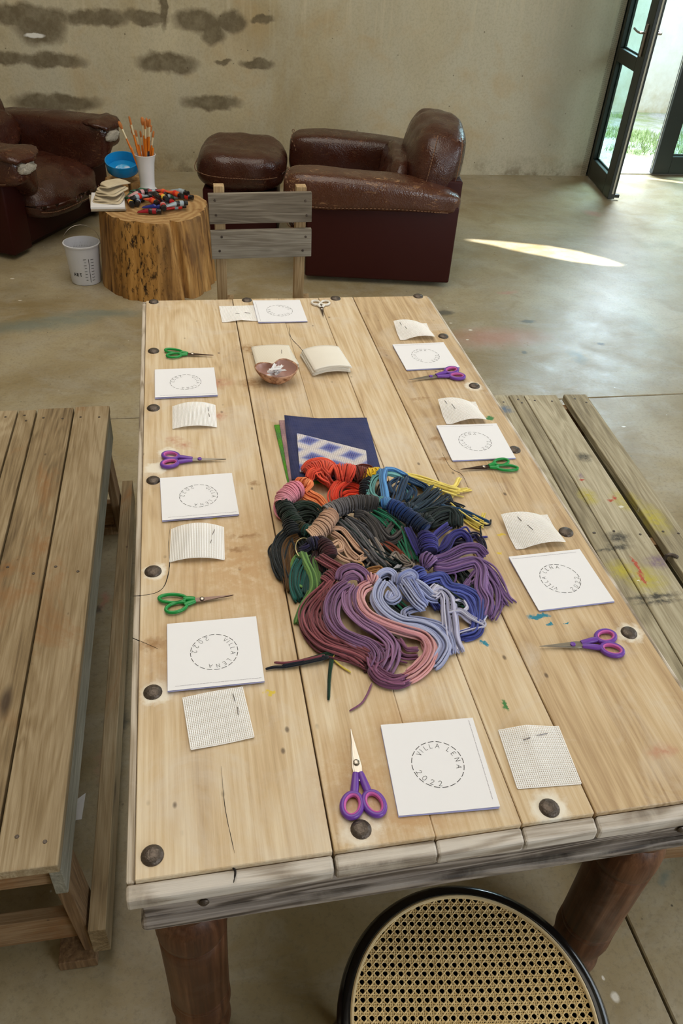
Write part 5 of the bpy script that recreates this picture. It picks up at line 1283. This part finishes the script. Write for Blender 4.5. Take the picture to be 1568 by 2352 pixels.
skein('petrol blue skein fanned out to the right of the knots', YM['petrol'], [([(870, 590, 3.0), (905, 580, 3.4), (935, 600, 3.0)], 1.35, 7)], [([(915, 590, 3.2), (970, 560, 2.8), (1030, 510, 2.6), (1075, 470, 2.2)], 22, 1.2, dict(r1=1.9, spread=.25)), ([(940, 600, 2.8), (1020, 560, 2.5), (1080, 520, 2.2), (1100, 500, 1.8)], 20, 1.2, dict(r1=1.6, spread=.25)), ([(920, 560, 2.6), (980, 520, 2.2), (1040, 490, 1.6)], 14, 1.4)])
skein('blue to navy coil running along the cord right of centre', YM['cobalt_navy'], [([(795, 562, 3.0), (850, 585, 3.1), (900, 620, 3.0), (950, 655, 2.8), (1010, 700, 2.4)], 1.55, 27, dict(bulge=.08))], [([(830, 545, 3.6), (860, 560, 4.2), (880, 580, 3.2)], 8, .7)])
skein('bottle green-black skein draped right above the indigo yarn', YM['bottle'], [([(960, 640, 3.0), (1000, 640, 3.2), (1030, 670, 2.8)], 1.2, 7)], [([(1010, 650, 2.8), (1070, 610, 2.5), (1130, 595, 2.2), (1165, 620, 1.8), (1170, 680, .9)], 22, 1.5, dict(spread=.25)), ([(1010, 670, 2.2), (1080, 640, 1.9), (1140, 630, 1.5), (1150, 690, .7)], 22, 1.5), ([(950, 620, 2.5), (1010, 600, 2.4), (1080, 590, 2.0)], 12, 1.0)])
skein('long loose blue strands reaching far right over the yellow tails', YM['steel'], [], [([(1060, 560, 2.2), (1130, 570, 2.0), (1220, 590, 1.6), (1310, 630, 1.1), (1385, 662, .7)], 5, .45, dict(jit=.12)), ([(1080, 545, 2.0), (1110, 560, 2.0), (1200, 610, 1.2), (1300, 650, .9), (1370, 675, .6)], 3, .35, dict(jit=.1))])
skein('short black cut ends on the lemon yellow tails', YM['ink'], [], [([(1100, 520, 1.8), (1135, 495, 1.8), (1160, 540, 1.6), (1215, 575, 1.4)], 5, .5, dict(jit=.3)), ([(1110, 540, 1.6), (1170, 550, 1.5), (1240, 572, 1.2)], 5, .5, dict(jit=.3)), ([(1385, 640, .5), (1375, 672, .6), (1325, 680, .5), (1330, 740, .4)], 1, .05), ([(1170, 590, 1.2), (1210, 610, 1.1), (1240, 632, .9)], 2, .2)])
# -- right: indigo, purple, royal
skein('indigo skein with a stubby knot at the right of the heap', YM['indigo'], [([(1000, 740, 2.6), (1020, 780, 2.9), (1030, 830, 2.6)], 1.7, 11)], [([(900, 690, 2.6), (925, 740, 2.4), (950, 800, 2.1), (975, 850, 1.6)], 14, .95, dict(spread=.2)), ([(1050, 750, 2.2), (1090, 710, 2.2), (1140, 672, 2.0)], 12, .75, dict(spread=.2)), ([(1060, 830, 1.8), (1110, 800, 1.9), (1150, 735, 2.2), (1210, 715, 2.1), (1260, 750, 1.6), (1275, 800, .9)], 16, 1.05, dict(spread=.25)), ([(1200, 700, 1.2), (1240, 685, 1.0), (1265, 720, .8), (1300, 745, .6), (1365, 742, .4)], 2, .25), ([(1030, 800, 2.0), (1080, 820, 1.8), (1090, 850, 1.2)], 9, .9)])
skein('black loops lying at the right rim beside the indigo yarn', YM['night'], [], [([(1150, 780, .9), (1220, 760, 1.0), (1290, 730, .8), (1330, 770, .6), (1345, 815, .4)], 7, .8), ([(1130, 800, .9), (1200, 790, .9), (1270, 800, .6)], 18, 1.3)])
skein('wide purple skein sweeping right and down along the right rim', YM['purple'], [([(985, 880, 2.6), (1015, 880, 3.0), (1045, 905, 2.6)], 1.5, 9)], [([(1050, 890, 2.6), (1130, 860, 2.6), (1220, 815, 2.4), (1300, 815, 2.0), (1345, 860, 1.3)], 20, 1.25, dict(spread=.25)), ([(1050, 920, 2.2), (1130, 925, 2.2), (1220, 900, 2.3), (1290, 890, 2.2), (1330, 940, 2.0), (1325, 1040, 1.8), (1360, 1120, 1.4), (1340, 1210, .7)], 22, 1.15, dict(spread=.35, m=34)), ([(1290, 880, 1.8), (1370, 930, 1.6), (1420, 1010, 1.3), (1460, 1090, .8), (1500, 1140, .4)], 16, 1.1, dict(r1=1.6, jit=.12)), ([(1340, 960, 1.4), (1400, 1050, 1.2), (1400, 1140, .8), (1370, 1220, .5)], 14, 1.1, S3), ([(1110, 1000, 1.5), (1130, 955, 1.9), (1175, 960, 1.8), (1170, 1005, 1.5), (1125, 1010, 1.5)], 1, .1), ([(1270, 1000, 1.6), (1240, 1020, 1.4), (1300, 940, 1.8)], 5, .6)])
skein('royal blue skein curving below the purple one', YM['royal'], [([(945, 935, 2.4), (965, 955, 2.6), (985, 985, 2.2)], 1.2, 8)], [([(980, 1000, 2.2), (1040, 980, 2.3), (1100, 975, 2.1), (1140, 1030, 1.9), (1220, 1050, 1.8), (1300, 1100, 1.4), (1310, 1180, 1.1), (1300, 1260, .7)], 20, 1.05, dict(spread=.25, m=34)), ([(1060, 1000, 1.5), (1120, 1060, 1.5), (1220, 1085, 1.4), (1270, 1140, 1.1), (1300, 1230, .8), (1290, 1300, .5), (1200, 1325, .5)], 22, 1.1, dict(spread=.3, m=34)), ([(1040, 1020, 1.4), (1050, 1100, 1.2), (1090, 1160, 1.0)], 12, 1.0), ([(1330, 1140, .8), (1400, 1150, .6), (1420, 1170, .4)], 3, .5)])
# -- lower right: lilacs
skein('pale lilac white skein ending in brushed-out tips at lower right', YM['pale_lilac'], [], [([(1040, 1090, 1.9), (1090, 1060, 2.1), (1130, 1100, 1.9), (1140, 1180, 1.7), (1150, 1260, 1.3), (1160, 1340, .9), (1195, 1420, .4)], 20, 1.0, dict(r1=1.5, spread=.2, jit=.06, m=32)), ([(1130, 1190, 1.6), (1200, 1180, 1.5), (1260, 1220, 1.2), (1340, 1260, .8)], 11, .9, dict(spread=.3)), ([(1350, 1190, .8), (1335, 1230, .9), (1340, 1260, .8), (1260, 1285, .7), (1190, 1310, .6)], 6, .7, S3), ([(1150, 1130, 1.6), (1210, 1110, 1.4), (1245, 1150, 1.2), (1220, 1180, 1.1)], 3, .4), ([(1050, 1080, 2.0), (1075, 1030, 2.3), (1050, 1060, 2.4), (1085, 1075, 2.0)], 8, .7)])
skein('lavender blue skein with a fat fanned knot at the lower right', YM['lavender'], [], [([(835, 1020, 1.8), (855, 975, 2.8), (905, 950, 3.2), (940, 965, 2.9), (950, 1000, 2.0)], 22, 1.05, dict(spread=.12, flat_=.85)), ([(860, 1010, 2.4), (900, 985, 3.2), (940, 1000, 2.8)], 12, .8, dict(spread=.12)), ([(895, 1005, 3.0), (925, 1050, 3.2), (965, 1110, 2.9), (1000, 1150, 2.0)], 26, 1.7, dict(r1=1.2, spread=.12, flat_=.7)), ([(930, 1010, 2.8), (985, 1050, 2.7), (1030, 1090, 2.2), (1070, 1100, 1.7)], 18, 1.2, dict(spread=.15)), ([(1000, 1150, 1.6), (930, 1160, 1.3), (880, 1185, 1.0), (895, 1225, .9), (990, 1240, 1.2), (1090, 1270, 1.3), (1140, 1340, 1.0), (1150, 1420, .6)], 18, .95, dict(spread=.2, m=36))])
skein('pale lavender skein in an S-curve beside the blush pink one', YM['lavender'], [], [([(718, 1010, 1.8), (732, 965, 2.8), (780, 945, 3.1), (820, 965, 2.8), (828, 1010, 1.9)], 20, 1.0, dict(tone=(.6, 1), spread=.12, flat_=.85)), ([(760, 1000, 2.8), (730, 1050, 2.6), (722, 1110, 2.2), (770, 1180, 2.0), (860, 1235, 1.9), (970, 1255, 1.9), (1060, 1300, 1.6), (1115, 1380, 1.2), (1080, 1460, .7), (1040, 1500, .4)], 24, 1.15, dict(spread=.18, m=44, tone=(.3, 1))), ([(790, 1000, 2.8), (830, 1040, 2.6), (855, 1090, 2.2), (810, 1120, 1.8), (775, 1100, 1.9), (800, 1050, 2.4)], 12, .9, dict(spread=.25, tone=(.6, 1))), ([(840, 1020, 2.4), (860, 1080, 1.8), (905, 1120, 1.2)], 1, .1)])
skein('blush pink skein curling into a wide loop at the bottom of the heap', YM['blush'], [([(664, 1000, 2.4), (690, 985, 2.8), (716, 998, 2.4)], 1.05, 7)], [([(680, 1020, 2.8), (630, 1050, 2.7), (615, 1110, 2.4), (660, 1190, 2.2), (760, 1245, 2.0), (880, 1285, 1.8), (990, 1320, 1.5), (1035, 1390, 1.2), (1010, 1470, .9), (950, 1530, .6), (880, 1570, .4)], 22, 1.1, dict(spread=.18, m=46)), ([(1000, 1340, 1.0), (1020, 1420, .9), (960, 1490, .7), (900, 1540, .5)], 14, 1.2, S3)])
skein('big mauve skein tumbling from its fat knot to the table front', YM['mauve'], [], [([(505, 1000, 2.2), (525, 955, 3.2), (585, 935, 3.7), (640, 965, 3.3), (662, 1015, 2.0)], 26, 1.25, dict(spread=.12, flat_=.85)), ([(520, 1005, 2.6), (560, 975, 3.4), (610, 975, 3.5), (650, 1010, 2.4)], 14, .8, dict(spread=.12)), ([(560, 1020, 3.0), (500, 1060, 2.8), (455, 1130, 2.3), (450, 1210, 1.9), (500, 1290, 1.6), (590, 1340, 1.5), (680, 1380, 1.2), (730, 1450, .9), (700, 1540, .5)], 26, 1.35, dict(spread=.3, m=44)), ([(590, 1030, 2.9), (560, 1080, 2.7), (570, 1160, 2.2), (640, 1240, 2.0), (730, 1300, 1.8), (800, 1370, 1.5), (800, 1450, 1.1), (760, 1530, .7)], 22, 1.3, dict(spread=.35, m=40)), ([(600, 1050, 2.4), (600, 1120, 2.2), (680, 1220, 1.8), (760, 1290, 1.6)], 14, 1.0, S3), ([(720, 1280, 2.0), (780, 1330, 1.9), (830, 1380, 1.6), (770, 1400, 1.6), (720, 1360, 1.7)], 2, .3)])
skein('plum skein spreading in loops at the very front of the heap', YM['plum'], [], [([(720, 1480, .9), (700, 1530, .7), (750, 1580, .6), (830, 1590, .5), (900, 1560, .5)], 20, 1.2, dict(spread=.45)), ([(690, 1440, 1.0), (720, 1500, .8), (800, 1560, .6), (880, 1570, .5)], 14, 1.2, S3), ([(640, 1340, 1.0), (720, 1400, 1.0), (780, 1430, .9), (700, 1500, .7)], 14, 1.2, S3), ([(690, 1590, .4), (660, 1660, .35), (625, 1710, .35), (560, 1752, .3)], 2, .12, dict(m=16)), ([(860, 1380, .8), (800, 1400, 1.0), (840, 1450, .7), (900, 1470, .5)], 2, .3), ([(830, 1350, .8), (880, 1420, .6), (960, 1430, .5)], 12, 1.4)])
skein('dusty rose skein fanned over the lower left of the heap', YM['rose'], [([(470, 960, 2.4), (440, 985, 2.2), (420, 1010, 1.8)], 1.3, 7)], [([(385, 855, 2.7), (440, 890, 3.0), (500, 925, 2.9), (540, 960, 2.4)], 16, 1.15, dict(spread=.15)), ([(470, 1000, 2.2), (420, 1060, 1.9), (350, 1130, 1.4), (310, 1200, 1.0), (330, 1290, .8), (400, 1370, .8), (500, 1410, .8), (600, 1440, .6), (690, 1490, .4)], 24, 1.5, dict(spread=.4, m=42)), ([(450, 1020, 2.0), (420, 1100, 1.6), (370, 1200, 1.2), (390, 1290, 1.0), (470, 1360, 1.0), (590, 1400, .8), (680, 1460, .6)], 24, 1.5, dict(spread=.4, m=40)), ([(330, 1130, 1.0), (290, 1230, .7), (310, 1300, .6), (360, 1340, .5)], 5, .6), ([(430, 1050, 1.6), (420, 1180, 1.2), (470, 1290, 1.1), (580, 1370, 1.0), (680, 1420, .8)], 18, 1.5, S3), ([(480, 1400, .6), (560, 1450, .5), (640, 1500, .4)], 12, 1.0, dict(jit=.3))])
# -- left: greens, olive, black
skein('black-green strands hanging at the far left rim of the heap', YM['black'], [([(215, 660, 2.2), (230, 700, 2.4), (245, 735, 2.2)], 1.5, 8)], [([(215, 700, 2.0), (160, 760, 1.6), (135, 830, 1.3), (150, 910, 1.0), (190, 990, .5)], 22, 1.25, dict(spread=.3)), ([(150, 750, 1.0), (95, 800, .7), (95, 850, .5), (130, 900, .5)], 2, .2), ([(230, 720, 1.6), (190, 800, 1.2), (180, 900, .9), (210, 1000, .5)], 20, 1.3), ([(240, 740, 1.4), (280, 820, 1.2), (300, 900, .9)], 20, 1.6)])
skein('olive brown strands hanging left between black and teal', YM['olive'], [], [([(270, 740, 2.3), (215, 770, 1.9), (190, 830, 1.6), (200, 930, 1.3), (210, 1050, .7)], 14, .95, dict(spread=.25)), ([(240, 800, 1.5), (215, 900, 1.2), (225, 1060, .6)], 10, .8)])
skein('teal green strands at the lower left of the heap', YM['teal'], [([(300, 705, 2.5), (325, 710, 2.7), (345, 725, 2.5)], 1.3, 7)], [([(280, 880, 1.7), (245, 950, 1.5), (240, 1040, 1.0), (270, 1120, .5)], 20, 1.25, dict(spread=.25)), ([(310, 900, 1.6), (300, 980, 1.3), (290, 1080, .8)], 16, 1.1), ([(350, 950, 1.2), (385, 1030, .9), (395, 1080, .6)], 12, 1.0)])
skein('leaf green skein twisting down the lower left of the heap', YM['leaf'], [], [([(290, 830, 2.2), (310, 890, 2.1), (345, 970, 1.8), (350, 1050, 1.5), (300, 1130, 1.1), (275, 1200, .7), (260, 1250, .4)], 15, .8, dict(spread=.25, m=34)), ([(300, 830, 2.0), (245, 860, 1.7), (222, 920, 1.4), (240, 1000, 1.1), (290, 1035, 1.2)], 3, .35), ([(340, 860, 1.6), (370, 960, 1.3), (390, 1040, .8)], 8, .7), ([(330, 1060, 1.2), (290, 1150, .8), (280, 1250, .4)], 7, .5), ([(255, 850, 1.9), (300, 870, 2.0), (330, 850, 1.9)], 8, .6)])
skein('dark forest green skein falling from the cord into the heap', YM['deep_green'], [([(178, 545, 2.3), (195, 590, 2.5), (225, 640, 2.4), (255, 680, 2.3)], 1.65, 19, dict(bulge=.08))], [([(240, 580, 2.0), (300, 565, 1.9), (360, 580, 1.5), (395, 620, 1.0)], 22, 1.3, dict(spread=.25)), ([(250, 640, 1.8), (320, 620, 1.7), (370, 640, 1.3), (350, 690, 1.0)], 22, 1.3), ([(260, 690, 1.6), (320, 690, 1.4), (370, 690, 1.1)], 18, 1.1), ([(270, 600, 1.0), (330, 620, .9), (390, 660, .8)], 20, 1.6)])
skein('moss and olive coil on the cord below the forest green', YM['moss'], [([(255, 675, 2.4), (280, 695, 2.5), (305, 705, 2.4)], 1.35, 7, dict(tone=(.2, 1)))], [])
# -- the inner turn of the cord: black, greys, beige
skein('charcoal grey strands filling the middle of the heap', YM['charcoal'], [], [([(590, 600, 2.6), (650, 610, 2.6), (710, 660, 2.4), (750, 720, 2.1), (800, 760, 1.8), (850, 730, 1.5), (870, 690, 1.2)], 22, 1.2, dict(spread=.2, m=34)), ([(620, 600, 2.2), (700, 700, 1.9), (740, 780, 1.5)], 18, 1.4), ([(830, 620, 1.8), (780, 680, 1.7), (740, 740, 1.5)], 12, 1.0), ([(860, 720, 1.0), (910, 800, .9), (930, 900, .7)], 8, .8)])
skein('slate grey strands running down the middle of the heap', YM['slate'], [], [([(520, 650, 2.2), (590, 720, 2.2), (650, 800, 2.0), (710, 870, 1.6), (770, 930, 1.0)], 22, 1.3, dict(spread=.3, m=32)), ([(540, 640, 2.0), (640, 700, 2.1), (700, 780, 1.9), (760, 880, 1.4)], 18, 1.2, S3), ([(560, 700, 1.4), (640, 820, 1.3), (700, 900, .9)], 18, 1.4)])
skein('stone grey wavy strands near the blush knot', YM['stone'], [], [([(690, 750, 2.0), (730, 820, 1.9), (760, 900, 1.4), (790, 935, 1.0)], 12, .9, S3), ([(800, 870, 1.7), (830, 840, 1.8), (860, 880, 1.6), (910, 900, 1.2)], 8, .5), ([(860, 850, 1.4), (900, 880, 1.2), (920, 910, 1.0), (870, 925, 1.0)], 8, .7, S3), ([(720, 760, 2.1), (700, 850, 1.9), (650, 930, 1.2)], 1, .1)])
skein('silver grey tuft between the two lavender knots', YM['silver'], [], [([(800, 950, 1.6), (830, 920, 1.8), (850, 900, 1.7)], 7, .5, dict(jit=.3)), ([(820, 960, 1.4), (860, 940, 1.3), (910, 920, 1.0)], 7, .6)])
skein('tan looped ends behind the blush pink knot', YM['tan'], [], [([(650, 950, 1.8), (690, 935, 2.1), (740, 930, 2.0), (720, 965, 1.9)], 6, .5, S3), ([(560, 880, 1.6), (630, 900, 1.6), (650, 940, 1.4)], 5, .5, S3)])
skein('beige skein coiled on the inner turn of the cord with loose loops', YM['beige'], [([(452, 615, 3.5), (430, 650, 3.6), (400, 690, 3.4), (365, 725, 3.0), (340, 745, 2.6)], 1.75, 22, dict(bulge=.08))], [([(455, 690, 2.7), (520, 700, 2.6), (570, 760, 2.3), (610, 810, 2.0), (660, 845, 1.7), (620, 880, 1.5)], 9, .8, dict(spread=.4, m=32)), ([(460, 720, 2.5), (520, 760, 2.3), (560, 830, 1.9), (610, 880, 1.5), (570, 860, 1.6), (540, 800, 1.9)], 8, .8, dict(spread=.4, m=32)), ([(460, 790, 2.2), (500, 770, 2.4), (520, 810, 2.2), (480, 830, 2.1), (520, 870, 1.9), (600, 900, 1.3)], 7, .6, dict(spread=.4, m=30))])
skein('coil fading from light grey to black on the inner turn of the cord', YM['grey_run'], [([(428, 605, 3.5), (470, 585, 3.6), (530, 562, 3.6), (600, 548, 3.5), (670, 545, 3.4), (722, 552, 3.1)], 1.65, 34, dict(bulge=.06, tone=(.0, 1.0)))], [])
skein('dark maroon coil on the cord above the dusty rose', YM['maroon'], [([(380, 770, 2.5), (415, 795, 2.6), (440, 830, 2.5), (450, 860, 2.2)], 1.5, 13)], [([(400, 800, 1.6), (370, 880, 1.3), (380, 960, 1.0)], 18, 1.4), ([(600, 1470, .5), (650, 1500, .4), (640, 1530, .35)], 8, .6, dict(jit=.3)), ([(800, 1330, .8), (850, 1390, .6)], 14, 1.2)])
skein('mixed dark cut ends tied together inside the brass ring', YM['night'], [([(325, 790, 2.6), (350, 780, 2.8), (375, 775, 2.6)], 1.3, 7)], [([(355, 770, 3.0), (320, 800, 2.9), (290, 815, 2.4), (275, 820, 2.0)], 12, .9), ([(330, 735, 2.6), (370, 745, 2.8), (385, 770, 2.6)], 5, .8)])
skein('thin bunch of black and green ends reaching left from the heap', YM['forest'], [], [([(480, 1405, .8), (430, 1425, .7), (340, 1450, .6), (230, 1475, .45)], 8, .5, dict(r1=.25, m=20)), ([(470, 1415, .6), (455, 1480, .5), (445, 1570, .4), (440, 1690, .3)], 4, .35, dict(r1=.1, m=20))])
skein('black and wine strand ends lying left over the board seam', YM['ink'], [], [([(440, 1440, .8), (340, 1465, .7), (200, 1495, .4), (120, 1500, .35), (75, 1510, .3)], 4, .35, dict(r1=.1, m=20)), ([(420, 1435, .9), (300, 1460, .7), (170, 1490, .5)], 3, .3)])
skein('wine red strand among the black ends left of the heap', YM['rose'], [], [([(420, 1430, 1.0), (320, 1455, .8), (200, 1475, .6), (125, 1472, .5)], 3, .25, dict(m=16))])
skein('pale yellow-green scrap of yarn at the front left of the heap', YM['lemon'], [], [([(480, 1415, .5), (470, 1450, .45), (510, 1490, .4), (570, 1530, .3)], 2, .2, dict(m=14))])
# the ring that closes the cord
brass = M('pale_brass', .3, .5, 1); brass.color(srgb(220, 206, 160)); brass = brass.m
rc = Vector(yp(306, 812, 2.4)); q = Matrix.Rotation(math.radians(18), 3, 'Y') @ Matrix.Rotation(math.radians(20), 3, 'X')
ro = B().tube([q @ Vector((.0195*math.cos(2*PI*k/36), .0235*math.sin(2*PI*k/36), 0)) for k in range(36)], .0013, 8, closed=True).build('brass_ring', brass, None, smooth=True)
ro.location = rc; tag(ro, 'thin pale brass ring closing the cord at the left of the yarn', 'ring')
# scrap of paper on the floor beside the left bench
sp = onz(176, 1860, .0); t = thing('paper_scrap', 'white paper scrap on the floor by the left bench', 'paper scrap', (sp.x, sp.y, 0), .3)
b = B(); vv = [b.bm.verts.new(v) for v in ((-.035, -.02, .001), (.03, .035, .001), (.005, -.03, .001), (-.03, .01, .006))]
b.bm.faces.new((vv[0], vv[2], vv[1], vv[3])); o = b.build('torn_sheet', paper, t); md = o.modifiers.new('thickness', 'SOLIDIFY'); md.thickness = .0006
